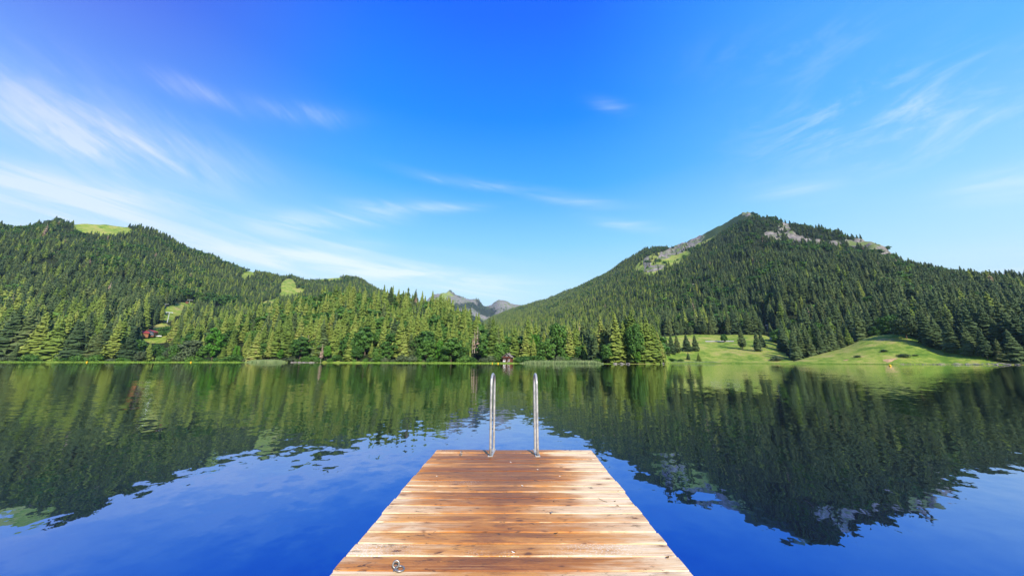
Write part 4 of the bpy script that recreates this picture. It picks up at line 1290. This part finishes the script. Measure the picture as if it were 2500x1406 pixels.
near = np.nonzero((r < 640) & (PXp > -60) & (PXp < 2560))[0]
_, yt, f1 = project(X[near], Y[near], Z[near] + H[near])
xb_, yb_, f0 = project(X[near], Y[near], Z[near])
hwid = F * 0.15 * H[near] * WID[near] / f0
items = [(xb_[q], yt[q], yb_[q], hwid[q] * (1.6 if is_b[near[q]] else 1.0), r[near[q]]) for q in range(len(near))]
blocked = [(m['px'], m['top'], m['base'], m['hw'], m['r']) for m in MANUAL]
vis = visible_pixels(items + blocked)[:len(items)]
o = np.argsort(-vis)
spr = [near[q] for q in o if not is_b[near[q]] and vis[q] > 0][:max(0, 300 - N_MAN_SPRUCE)]
brd = [near[q] for q in o if is_b[near[q]] and vis[q] > 0][:max(0, 120 - N_MAN_BROAD)]
VISN = {near[q]: int(vis[q]) for q in range(len(near))}
print('single spruces', len(spr), 'smallest', VISN[spr[-1]], 'single broadleaf', len(brd), VISN[brd[-1]] if brd else None)


def add_tree(name, crown_me, trunk_me, loc, h, wid, rz, label, cat, group=None):
    e = empty(name, loc, rz, (h * wid, h * wid, h))
    c = bpy.data.objects.new('crown', crown_me); link(c, e)
    if trunk_me is not None:
        q = bpy.data.objects.new('trunk', trunk_me); link(q, e)
    tag(e, label, cat, group)
    return e




def region(xx, rr, d, yb):
    """the stand a single tree belongs to, and the part of it"""
    front = d < 16
    half = 'front row' if front else ('lower half' if d < 75 else 'upper half')
    if xx < 335:
        return 'wood under the grassy summit', 'front row' if front else ('second ranks' if d < 55 else 'back ranks')
    if xx < 480:
        return 'slope round the red roofs', 'front row' if front else ('lower part' if rr < 480 else 'upper part')
    if xx < 720:
        return 'hillside above the pale reeds', half
    if xx < 960:
        return 'hill behind the bare snag', half
    if xx < 1225:
        return 'hill shoulder left of the hut', half
    if xx < 1470:
        return 'flat wood right of the hut', 'front row' if front else 'back ranks'
    if xx < 1640:
        return 'wooded point in the lake', 'front row' if front else 'inner ranks'
    if xx < 1925:
        return 'forest edge above the meadow', 'front row'
    if xx < 2140:
        return 'forest tongue between the meadows', 'front row'
    if xx < 2280:
        return 'forest edge behind the knoll', 'front row'
    return 'steep forest right of the knoll', 'lower edge' if d < 40 else ('lower part' if d < 90 else 'upper part')


def sized(lst):
    """short / middling / tall thirds by real height"""
    hs = sorted(H[q] for q in lst); n_ = len(hs)
    return {q: ('' if n_ < 4 else ('short ' if H[q] <= hs[n_ // 3] else ('tall ' if H[q] > hs[2 * n_ // 3] else 'middling '))) for q in lst}


rows = {}
for q in spr:
    d = r[q] - float(look(rs_tab, ph[q]))
    w, row = region(x0[q], r[q], d, PYp[q])
    rows.setdefault((w, row, bool(dark[q])), []).append(q)
for (w, row, dk), lst in rows.items():
    sz = sized(lst)
    tall = max(lst, key=lambda q: H[q]); rest_ = [q for q in lst if q != tall]
    wide = max(rest_, key=lambda q: WID[q] * H[q]) if len(rest_) > 2 else None
    slim = min((q for q in rest_ if q != wide), key=lambda q: WID[q]) if len(rest_) > 3 else None
    first = min((q for q in rest_ if q not in (wide, slim)), key=lambda q: PXp[q]) if len(rest_) > 4 else None
    kind = 'dark spruce' if dk else 'olive spruce'
    for q in lst:
        a_ = 'tallest ' if q == tall and len(lst) > 1 else ('broadest ' if q == wide else ('slimmest ' if q == slim else ('leftmost ' if q == first else sz[q])))
        lab = f'{a_}{kind} in the {row} of the {w}'
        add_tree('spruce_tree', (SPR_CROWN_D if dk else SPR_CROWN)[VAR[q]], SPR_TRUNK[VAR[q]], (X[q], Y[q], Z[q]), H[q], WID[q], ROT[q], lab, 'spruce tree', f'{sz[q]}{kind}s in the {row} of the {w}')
rows = {}
for q in brd:
    d = r[q] - float(look(rs_tab, ph[q]))
    rows.setdefault(region(x0[q], r[q], d, PYp[q]), []).append(q)
for (w, row), lst in rows.items():
    sz = sized(lst)
    tall = max(lst, key=lambda q: H[q]); rest_ = [q for q in lst if q != tall]
    first = min(rest_, key=lambda q: PXp[q]) if rest_ else None
    for q in lst:
        a_ = 'tallest ' if q == tall and len(lst) > 1 else ('leftmost ' if q == first and len(lst) > 2 else sz[q])
        lab = f'{a_}round leafy tree in the {row} of the {w}'
        add_tree('broadleaf_tree', BRD_CROWN['green'][VAR[q] % 4], BRD_TRUNK[VAR[q] % 4], (X[q], Y[q], Z[q]), H[q], WID[q] * .95, ROT[q], lab, 'leafy tree', f'{sz[q]}round leafy trees in the {row} of the {w}')

# ------------------------------------------------------------------ the rest of the woods: one mass
single = set(spr) | set(brd)
rest = np.array([q for q in range(N) if q not in single])
protos = []


def proto(name, crown, trunk):
    mb = MB(); mb.v = list(crown.v); mb.f = list(crown.f); mb.m = [0] * len(crown.f)
    b = len(mb.v); mb.v += trunk.v; mb.f += [tuple(i + b for i in f) for f in trunk.f]; mb.m += [1] * len(trunk.f)
    return mb


PM = []
for k in range(6):
    rnd = random.Random(500 + k)
    a, b = MB(), MB()
    spruce_crown(a, rnd, R0=[.135, .15, .125, .165, .14, .12][k], base=.05, whorls=17, nb=7, pw=[.66, .58, .55, .7, .62, .52][k]); spruce_trunk(b)
    PM.append(proto('t', a, b))
proto_me = [m_.mesh('far_spruce', [M_SPRUCE, M_BARK]) for m_ in PM] + [m_.mesh('far_dark_shaded_spruce', [M_SPRUCE_DARK_SHADED, M_BARK]) for m_ in PM]
for k in range(3):
    a, b = broadleaf(700 + k, wide=[.42, .36, .48][k], clumps=14, leaves=60, leaf=.06)
    proto_me.append(proto('t', a, b).mesh('far_leafy', [M_LEAF, M_BARK]))
a, b = MB(), MB(); spruce_crown(a, random.Random(9), R0=.10, base=.2, whorls=14, nb=6, ragged=.5, sparse=.3, core=False); spruce_trunk(b)
proto_me.append(proto('t', a, b).mesh('far_dead', [M_DEAD, M_PALEBARK]))
proto_ob = [bpy.data.objects.new(me_.name, me_) for me_ in proto_me]

idx = np.where(is_b[rest], 12 + VAR[rest] % 3, np.where(dark[rest], 6, 0) + VAR[rest] % 6)
idx = np.where((g.random(len(rest)) < .006) & (r[rest] < 1700), 15, idx)
fm = bpy.data.meshes.new("forest")
fm.vertices.add(len(rest))
fm.vertices.foreach_set('co', np.stack([X[rest], Y[rest], Z[rest] - .3], 1).ravel())
at = fm.attributes.new('tree_kind', 'INT', 'POINT'); at.data.foreach_set('value', idx.astype(np.int32))
at = fm.attributes.new('turn', 'FLOAT', 'POINT'); at.data.foreach_set('value', ROT[rest].astype(np.float32))
at = fm.attributes.new('size', 'FLOAT_VECTOR', 'POINT')
hw = H[rest]; ww = WID[rest] * np.where(is_b[rest], 1.05, 1.0)
at.data.foreach_set('vector', np.stack([hw * ww, hw * ww, hw], 1).ravel().astype(np.float32))
forest = link(bpy.data.objects.new("forest", fm))
tag(forest, 'dense spruce forest covering the mountain slopes round the lake', kind='stuff')
ng = bpy.data.node_groups.new("plant_trees", 'GeometryNodeTree')
ng.interface.new_socket('Geometry', in_out='INPUT', socket_type='NodeSocketGeometry')
ng.interface.new_socket('Geometry', in_out='OUTPUT', socket_type='NodeSocketGeometry')
gi = ng.nodes.new('NodeGroupInput'); go = ng.nodes.new('NodeGroupOutput')
jn = ng.nodes.new('GeometryNodeJoinGeometry')
for ob in reversed(proto_ob):
    oi = ng.nodes.new('GeometryNodeObjectInfo'); oi.inputs['Object'].default_value = ob; oi.inputs['As Instance'].default_value = False
    gt = ng.nodes.new('GeometryNodeGeometryToInstance')
    ng.links.new(oi.outputs['Geometry'], gt.inputs[0]); ng.links.new(gt.outputs[0], jn.inputs[0])


def named(nm, dt):
    nd = ng.nodes.new('GeometryNodeInputNamedAttribute'); nd.data_type = dt; nd.inputs['Name'].default_value = nm
    return nd.outputs['Attribute']


ip = ng.nodes.new('GeometryNodeInstanceOnPoints')
ng.links.new(gi.outputs[0], ip.inputs['Points']); ng.links.new(jn.outputs[0], ip.inputs['Instance'])
ip.inputs['Pick Instance'].default_value = True
ng.links.new(named('tree_kind', 'INT'), ip.inputs['Instance Index'])
cx = ng.nodes.new('ShaderNodeCombineXYZ'); ng.links.new(named('turn', 'FLOAT'), cx.inputs[2])
ng.links.new(cx.outputs[0], ip.inputs['Rotation'])
ng.links.new(named('size', 'FLOAT_VECTOR'), ip.inputs['Scale'])
ng.links.new(ip.outputs[0], go.inputs[0])
mod = forest.modifiers.new('trees', 'NODES'); mod.node_group = ng
print('forest mass', len(rest))
# ------------------------------------------------------------------ huts, lift, buoys, stones, reeds
M_BRICK = simple('red_brown_boards', (0.17, 0.065, 0.04), 0.85, 0, 0.2, .3, 2)
M_DKWOOD = simple('dark_weathered_timber', (0.06, 0.032, 0.022), 0.9, 0, 0.2, .4, 3)
M_SHINGLE = simple('grey_shingles', (0.24, 0.21, 0.18), 0.9, 0, 0.2, .3, 4)
M_WHITE = simple('white_paint', (0.78, 0.77, 0.74), 0.7, 0, 0.3, .08, 3)
M_REDROOF = simple('red_metal_roof', (0.36, 0.060, 0.050), 0.6, 0, 0.3, .2, 1)
M_ORANGE = simple('orange_brown_timber', (0.36, 0.16, 0.075), 0.85, 0, 0.2, .25, 2)
M_GLASS = simple('dark_window_glass', (0.03, 0.04, 0.06), 0.15, 0, 0.6, .2, 2)
M_BLUEGREY = simple('blue_grey_boards', (0.10, 0.14, 0.20), 0.8, 0, 0.2, .3, 2)
M_ZINC = simple('light_grey_galvanised', (0.62, 0.64, 0.66), 0.5, 0.2, 0.4, .12, 1)
M_BUOY = simple('yellow_plastic', (0.85, 0.50, 0.01), 0.45, 0, 0.4, .06, 3)
M_STONE, t_, out_ = material('pale_limestone')
p_ = t_.n('ShaderNodeTexCoord').outputs['Object']
n_ = t_.noise(p_, 1.3, 6, 0.7).outputs[0]
principled(t_, out_, t_.ramp(n_, [(0.3, (0.10, 0.085, 0.07)), (0.5, (0.25, 0.22, 0.19)), (0.75, (0.42, 0.38, 0.34))]), 0.9, 0, 0.2)


def gable(bm, w, d, h, rise, ov=.4, th=.16):
    """two roof slopes over a w x d body, ridge along y"""
    for sx in (-1, 1):
        a = math.atan2(rise, w / 2); L = (w / 2 + ov) / math.cos(a)
        n = Vector((sx * math.sin(a), 0, math.cos(a)))
        e = Vector((sx * math.cos(a), 0, -math.sin(a)))
        top = Vector((0, 0, h + rise + .06))
        vs = []
        for yy in (-d / 2 - ov, d / 2 + ov):
            for p in (top, top + e * L, top + e * L + n * th, top + n * th + Vector((0, 0, .0))):
                vs.append(bm.verts.new((p.x, yy, p.z)))
        for f in ((0, 1, 5, 4), (1, 2, 6, 5), (2, 3, 7, 6), (3, 0, 4, 7), (0, 3, 2, 1), (4, 5, 6, 7)):
            bm.faces.new([vs[i] for i in f])


def body(bm, w, d, h, rise):
    vs = [bm.verts.new(p) for p in [(-w / 2, -d / 2, -.6), (w / 2, -d / 2, -.6), (w / 2, -d / 2, h), (0, -d / 2, h + rise), (-w / 2, -d / 2, h),
                                    (-w / 2, d / 2, -.6), (w / 2, d / 2, -.6), (w / 2, d / 2, h), (0, d / 2, h + rise), (-w / 2, d / 2, h)]]
    for f in ((0, 1, 2, 3, 4), (9, 8, 7, 6, 5), (0, 5, 6, 1), (1, 6, 7, 2), (2, 7, 8, 3), (3, 8, 9, 4), (4, 9, 5, 0)):
        bm.faces.new([vs[i] for i in f])


def bxo(name, mat, parent, *a, bev=0.0):
    bm = bmesh.new(); box(bm, *a, bev); return bm_obj(name, bm, mat, parent)


def shore_at(x, d):
    a = float(phi_of(x)); rr = float(look(rs_tab, a)) + d
    X_, Y_ = rr * math.sin(a), rr * math.cos(a)
    return X_, Y_, float(ground_z(X_, Y_)), a


# brown lakeside hut
hx, hy, hz, ha = shore_at(1240, 7)
mpp = math.hypot(hx, hy) / F / 1.03          # metres per photo pixel there
w_ = 20 * mpp
hut = empty('lake_hut', (hx, hy, max(hz, .3) + .35), -ha - R(14))
tag(hut, 'small brown and red timber hut with grey gable roof at the far shore', 'hut')
hh = 3.3; rise = 2.2
bm = bmesh.new(); body(bm, w_, 6.5, hh, rise); bm_obj('wall', bm, M_BRICK, hut)
bm = bmesh.new(); gable(bm, w_, 6.5, hh, rise, .55); rf = bm_obj('roof', bm, M_SHINGLE, hut)
bxo('chimney', M_SHINGLE, rf, .7, 1.2, .6, 1.1, hh + rise - .5, hh + rise + .7)
bm = bmesh.new()
vs = [bm.verts.new(p) for p in [(-w_ / 2 + .12, -3.32, hh - .35), (w_ / 2 - .12, -3.32, hh - .35), (w_ / 2 - .12, -3.32, hh - .02), (0, -3.32, hh + rise - .12), (-w_ / 2 + .12, -3.32, hh - .02)]]
bm.faces.new(vs); bmesh.ops.solidify(bm, geom=bm.faces[:], thickness=-.06); bm_obj('gable_boarding', bm, M_DKWOOD, hut)
bal = bxo('balcony', M_DKWOOD, hut, -w_ / 2 + .2, w_ / 2 - .2, -4.1, -3.26, hh - .62, hh - .42)
bxo('railing', M_BRICK, bal, -w_ / 2 + .2, w_ / 2 - .2, -4.16, -4.10, hh - .41, hh + .25)
bxo('door', M_DKWOOD, hut, -.5, .5, -3.31, -3.25, -.1, 1.95)
for sx in (-1, 1):
    wn_ = bxo('window', M_WHITE, hut, sx * 1.5 - .55, sx * 1.5 + .55, -3.33, -3.25, .75, 1.8)
    bxo('pane', M_GLASS, wn_, sx * 1.5 - .42, sx * 1.5 + .42, -3.345, -3.331, .86, 1.69)
wn_ = bxo('window', M_WHITE, hut, -.5, .5, -3.46, -3.385, hh + .35, hh + 1.05); bxo('pane', M_GLASS, wn_, -.38, .38, -3.475, -3.461, hh + .44, hh + .96)
bxo('porch_slab', M_STONE, hut, -w_ / 2, w_ / 2, -4.6, -3.27, -.6, -.05)
for sx, lab in ((-1.5, 'white bench left of the door under the balcony of the brown hut'), (1.2, 'white table right of the door of the brown hut')):
    q_ = Matrix.Rotation(-ha - R(14), 3, 'Z') @ Vector((sx, -4.0, -.05))
    e = empty('garden_bench' if sx < 0 else 'garden_table', (hx + q_.x, hy + q_.y, max(hz, .3) + .35 + q_.z), -ha - R(14))
    tag(e, lab, 'bench' if sx < 0 else 'table')
    if sx < 0:
        bxo('seat', M_WHITE, e, -.8, .8, -.22, .22, .42, .48); bxo('backrest', M_WHITE, e, -.8, .8, .2, .25, .481, .9)
    else:
        bxo('tabletop', M_WHITE, e, -.6, .6, -.4, .4, .70, .76)
    for s1 in (-.5, .5):
        for s2 in (-.18, .18):
            bxo('leg', M_WHITE, e, s1 - .03, s1 + .03, s2 - .03, s2 + .03, 0, .418 if sx < 0 else .698)

# two red roofed houses on the slope
for x, base, w_, d_, rot, wallm, lab in [(343, 823, 9.5, 8.0, 75, M_ORANGE, 'orange timber house with red roof, left of its blue gabled neighbour'), (367, 822, 8.5, 9.0, 24, M_ORANGE, 'red roofed house with blue grey gable beside the white slab')]:
    X_, Y_, Z_, r_ = on_ground(x, base, 400)
    a = math.atan2(X_, Y_)
    e = empty('slope_house', (X_, Y_, Z_ + .3), -a - R(rot)); tag(e, lab, 'house')
    hh, rise = 4.0, 2.1
    bm = bmesh.new(); body(bm, w_, d_, hh, rise); bm_obj('wall', bm, wallm, e)
    bm = bmesh.new(); gable(bm, w_, d_, hh, rise, .7); bm_obj('roof', bm, M_REDROOF, e)
    if rot == 24:
        bm = bmesh.new()
        vs = [bm.verts.new(p) for p in [(-w_ / 2 + .1, -d_ / 2 - .07, .2), (w_ / 2 - .1, -d_ / 2 - .07, .2), (w_ / 2 - .1, -d_ / 2 - .07, hh - .1), (0, -d_ / 2 - .07, hh + rise - .2), (-w_ / 2 + .1, -d_ / 2 - .07, hh - .1)]]
        bm.faces.new(vs); bmesh.ops.solidify(bm, geom=bm.faces[:], thickness=-.06); bm_obj('gable_boarding', bm, M_BLUEGREY, e)
    for xx in (-2.4, 0, 2.4):
        wn_ = bxo('window', M_WHITE, e, xx - .6, xx + .6, -d_ / 2 - .16, -d_ / 2 - .08, 1.3, 2.6); bxo('pane', M_GLASS, wn_, xx - .48, xx + .48, -d_ / 2 - .175, -d_ / 2 - .161, 1.42, 2.48)
    if rot == 75:
        for yy in (-2.2, 1.2):
            wn_ = bxo('window', M_WHITE, e, -w_ / 2 - .09, -w_ / 2 - .01, yy - .6, yy + .6, 1.3, 2.6); bxo('pane', M_GLASS, wn_, -w_ / 2 - .105, -w_ / 2 - .091, yy - .48, yy + .48, 1.42, 2.48)
X_, Y_, Z_, r_ = on_ground(383, 824, 400)
e = empty('white_cart', (X_, Y_, Z_ + .2), -math.atan2(X_, Y_)); tag(e, 'long low white cart below the red roofed house with blue grey gable', 'cart')
bxo('body', M_WHITE, e, -3.2, 3.2, -1, 1, .6, 1.7, bev=.1)
for sx in (-2, 2):
    bm = bmesh.new(); bmesh.ops.create_cone(bm, cap_ends=True, segments=20, radius1=.42, radius2=.42, depth=.25, matrix=Matrix.Translation((sx, -.9, .42)) @ Matrix.Rotation(math.pi / 2, 4, 'X')); bm_obj('wheel', bm, M_DKWOOD, e)


def pylon(x, top, base, lab, arm=5.0, rmin=None, name='lift_pylon'):
    X_, Y_, Z_, r_ = on_ground(x, base, rmin); h = height_to(x, top, X_, Y_, Z_)
    e = empty(name, (X_, Y_, Z_), -math.atan2(X_, Y_)); tag(e, lab, 'pylon', 'chairlift pylons')
    bm = bmesh.new(); tube(bm, [(0, 0, -.5), (0, 0, h * .5), (0, 0, h)], [h * .026, h * .022, h * .016], 12); bm_obj('mast', bm, M_ZINC, e)
    a = arm / 2
    c_ = bxo('crossarm', M_ZINC, e, -a, a, -h * .015, h * .015, h - h * .04, h)
    for sx in (-a * .85, a * .85):
        bxo('roller_battery', M_ZINC, c_, sx - .25, sx + .25, -1.6, 1.6, h - h * .09, h - h * .052, bev=.05)
    return X_, Y_, Z_, h


pylon(408, 762, 788, 'nearest grey chairlift pylon with wide crossarm above the red roofed houses', 6.0, 480)
pylon(403, 742, 752, 'small chairlift pylon at the left end of the bright green clearing', 5.0, 560)
pylon(462, 732, 741, 'chairlift pylon frame at the upper right end of the bright green clearing', 7.0, 560)
pylon(611, 726, 738, 'small pale chairlift pylon in the forest left of the yellow ski slope', 5.0, 600)
X_, Y_, Z_, r_ = on_ground(456, 741, 560)
e = empty('lift_cabin', (X_, Y_, Z_), -math.atan2(X_, Y_)); tag(e, 'tiny brown cabin beside the pylon frame on the bright green clearing', 'cabin')
bm = bmesh.new(); body(bm, 3.4, 3.4, 2.4, 1.0); bm_obj('wall', bm, M_BRICK, e)
bm = bmesh.new(); gable(bm, 3.4, 3.4, 2.4, 1.0, .4); bm_obj('roof', bm, M_SHINGLE, e)
pylon(1875, 793, 809, 'white lift mast with square head at the forest edge of the valley meadow', 2.2, None, 'lift_mast')
pylon(1904, 799, 815, 'leaning thin white lift mast right of the square headed one', 1.2, None, 'lift_mast')
for x, base, lab in [(1885, 830, 'small white boxy cart on the valley meadow, left of its twin'), (1896, 829, 'small white boxy cart on the valley meadow, right of its twin')]:
    X_, Y_, Z_, r_ = on_ground(x, base)
    e = empty('meadow_cart', (X_, Y_, Z_), -math.atan2(X_, Y_) + .3); tag(e, lab, 'cart')
    bxo('body', M_WHITE, e, -1.5, 1.5, -.8, .8, .7, 2.3, bev=.12)
    for sx in (-.9, .9):
        bm = bmesh.new(); bmesh.ops.create_cone(bm, cap_ends=True, segments=16, radius1=.4, radius2=.4, depth=.2, matrix=Matrix.Translation((sx, -.72, .4)) @ Matrix.Rotation(math.pi / 2, 4, 'X')); bm_obj('wheel', bm, M_DKWOOD, e)
# gravel track on the meadow
tr_v, tr_f = [], []
for k, x in enumerate(np.linspace(1722, 1792, 16)):
    for yy in (834.6, 832.2):
        X_, Y_, Z_, r_ = on_ground(float(x), yy + (x - 1757) * -.005); tr_v.append((X_, Y_, Z_ + .12))
    if k:
        b0 = (k - 1) * 2; tr_f.append((b0, b0 + 2, b0 + 3, b0 + 1))
o = mesh_obj('track', tr_v, tr_f, simple('gravel', (0.40, 0.36, 0.30), .95, 0, .1, .2, .4)); tag(o, 'pale gravel track crossing the valley meadow beside the small round tree', kind='structure')

# yellow buoys
for x, y, lab in [(212, 884.5, 'yellow buoy floating off the tall left shore wood'), (466, 885, 'yellow buoy off the rounded grey green tree'), (934, 885.6, 'yellow buoy off the middle of the sunny wooded hill'),
                  (1119, 886, 'yellow buoy off the hill shoulder left of the pale trunks'), (1202, 887, 'orange yellow buoy left of the brown hut, nearer to it than the others'), (1216, 887.6, 'yellow buoy in front of the brown hut'),
                  (2173, 893.5, 'yellow buoy off the stony end of the grassy knoll shore')]:
    a, te = px_ang(x, y); rr = HW / -float(te); a = float(a)
    s_ = .26 + rr / 1600
    e = empty('buoy', (rr * math.sin(a), rr * math.cos(a), 0)); tag(e, lab, 'buoy', 'yellow buoys')
    bm = bmesh.new(); bmesh.ops.create_uvsphere(bm, u_segments=20, v_segments=12, radius=s_, matrix=Matrix.Translation((0, 0, s_ * .45))); bm_obj('ball', bm, M_BUOY, e, True)
    bm = bmesh.new(); tube(bm, [(0, 0, s_ * 1.35), (0, 0, s_ * 1.8)], s_ * .16, 10); bm_obj('eye', bm, M_BUOY, e, True)


# stones on the shore
def stone(seed):
    rnd = random.Random(seed); bm = bmesh.new(); bmesh.ops.create_icosphere(bm, subdivisions=2, radius=1)
    for v in bm.verts:
        n = v.co.normalized(); v.co = v.co * (1 + .28 * math.sin(n.x * 5 + seed) * math.cos(n.y * 4 - seed) + rnd.uniform(-.09, .09)); v.co.z *= .62
    me = bpy.data.meshes.new('stone'); bm.to_mesh(me); bm.free(); me.materials.append(M_STONE); return me


STONES = [stone(k) for k in range(5)]
rnd = random.Random(12)
k = 0
for x0_, x1_, n_, smin, smax, lab, grp in [(2195, 2330, 22, .35, .85, 'pale stone at the water below the bare soil of the knoll', 'pale stones below the knoll'), (2330, 2500, 26, .4, 1.05, 'pale stone on the stony shore under the dark spruces', 'pale stones under the dark spruces'),
                                           (1498, 1536, 10, .5, 1.2, 'reddish grey boulder at the foot of the wooded point', 'boulders at the wooded point'), (1608, 1622, 4, .7, 1.4, 'pale boulder at the outer tip of the wooded point', 'boulders at the point tip'),
                                           (708, 775, 16, .5, 1.2, 'tan stone on the low bank left of the bare snag', 'tan stones left of the bare snag')]:
    for i_ in range(n_):
        x = x0_ + (x1_ - x0_) * (i_ + rnd.uniform(.1, .9)) / n_
        X_, Y_, Z_, a = shore_at(x, rnd.uniform(-1.5, 2.5))
        o = bpy.data.objects.new('stone', STONES[k % 5]); link(o); k += 1
        s_ = smin * .55 + (smax - smin * .4) * .8 * rnd.random() ** 2.2; o.location = (X_, Y_, max(Z_, -.1) + .12); o.scale = (s_ * rnd.uniform(1, 1.8), s_, s_ * rnd.uniform(.7, 1.1)); o.rotation_euler = (0, 0, rnd.uniform(0, 6))
        tag(o, lab, 'stone', grp)
for x, y, s_, lab in [(2173, 881, 1.7, 'orange bare soil scar low on the grassy knoll, the longer one'), (2066, 880, .8, 'small orange soil scar low on the left of the knoll')]:
    X_, Y_, Z_, r_ = on_ground(x, y)
    vs, fs = [], []
    for i_ in range(14):
        a = i_ / 14 * 6.283; q_ = 1 + .3 * math.sin(3 * a + s_)
        xx, yy = X_ + 2.2 * s_ * math.cos(a) * q_, Y_ + .8 * s_ * math.sin(a) * q_
        vs.append((xx, yy, float(ground_z(xx, yy)) + .10))
    vs.append((X_, Y_, Z_ + .35)); fs = [(i_, (i_ + 1) % 14, 14) for i_ in range(14)]
    o = mesh_obj('soil_scar', vs, fs, simple('bare_orange_soil', (0.40, 0.26, 0.14), .95, 0, .1, .25, .5)); tag(o, lab, 'bare soil')

# reeds and floating plants along the far shore: nobody could count them
M_REED, t_, out_ = material('reed_blades')
p_ = t_.n('ShaderNodeTexCoord').outputs['Object']
principled(t_, out_, t_.ramp(t_.noise(p_, .25, 5, .7).outputs[0], [(0.3, (0.13, 0.20, 0.07)), (0.5, (0.22, 0.30, 0.12)), (0.7, (0.32, 0.36, 0.17))]), .8, 0, .2)
M_SEDGE, t_, out_ = material('sedge_blades')
p_ = t_.n('ShaderNodeTexCoord').outputs['Object']
principled(t_, out_, t_.ramp(t_.noise(p_, .12, 5, .7).outputs[0], [(0.3, (0.11, 0.23, 0.03)), (0.5, (0.20, 0.33, 0.045)), (0.7, (0.33, 0.38, 0.08))]), .8, 0, .2)
rnd = random.Random(77)


def blades(name, spans, mat, lab):
    vs, fs = [], []
    for x0_, x1_, n_, dlo, dhi, hlo, hhi in spans:
        xs = np.array([rnd.uniform(x0_, x1_) for _ in range(n_)]); a = phi_of(xs); dd = np.array([rnd.uniform(dlo, dhi) for _ in range(n_)])
        rr = look(rs_tab, a) + dd; Xs, Ys = rr * np.sin(a), rr * np.cos(a); Zs = np.maximum(ground_z(Xs, Ys), -.2)
        env = np.clip(np.minimum((xs - x0_), (x1_ - xs)) / 18, .25, 1)
        for X_, Y_, Z_, e_ in zip(Xs, Ys, Zs, env):
            h = rnd.uniform(hlo, hhi) * e_; w = rnd.uniform(.05, .14); g_ = rnd.uniform(0, 6.28); lx, ly = rnd.uniform(-.25, .25) * h, rnd.uniform(-.25, .25) * h
            cx_, sx_ = w * math.cos(g_), w * math.sin(g_); b0 = len(vs)
            vs += [(X_ - cx_, Y_ - sx_, Z_ - .2), (X_ + cx_, Y_ + sx_, Z_ - .2), (X_ + cx_ * .7 + lx * .4, Y_ + sx_ * .7 + ly * .4, Z_ + h * .6), (X_ - cx_ * .7 + lx * .4, Y_ - sx_ * .7 + ly * .4, Z_ + h * .6), (X_ + lx, Y_ + ly, Z_ + h)]
            fs += [(b0, b0 + 1, b0 + 2, b0 + 3), (b0 + 3, b0 + 2, b0 + 4)]
    o = mesh_obj(name, vs, fs, mat); tag(o, lab, kind='stuff')


blades('reeds', [(598, 702, 5000, -4, 7, .8, 2.2), (1268, 1474, 9000, -5, 7, .8, 2.2), (1630, 1760, 1500, 6, 16, .6, 1.2)], M_REED, 'pale green reed beds standing in the shallow water of the far shore')
blades('shore_grass', [(-60, 600, 9000, -7, 4, .35, .9), (800, 1270, 9000, -6, 3, .3, .8), (1474, 1500, 200, -3, 1, .3, .6), (1620, 2200, 9000, -9, 3, .2, .55)], M_SEDGE, 'bright green sedge fringe along the waterline')
# ------------------------------------------------------------------ view and render settings
S.view_settings.view_transform = 'Standard'; S.view_settings.look = 'None'
S.view_settings.exposure = 0.45; S.view_settings.gamma = 1.0
S.render.engine = 'CYCLES'
S.cycles.use_denoising = True
try:
    S.cycles.denoiser = 'OPENIMAGEDENOISE'
    S.cycles.denoising_input_passes = 'RGB_ALBEDO_NORMAL'
except Exception:
    pass
S.cycles.max_bounces = 6; S.cycles.diffuse_bounces = 2; S.cycles.glossy_bounces = 3; S.cycles.transparent_max_bounces = 4
S.cycles.volume_bounces = 0
S.cycles.caustics_reflective = False; S.cycles.caustics_refractive = False
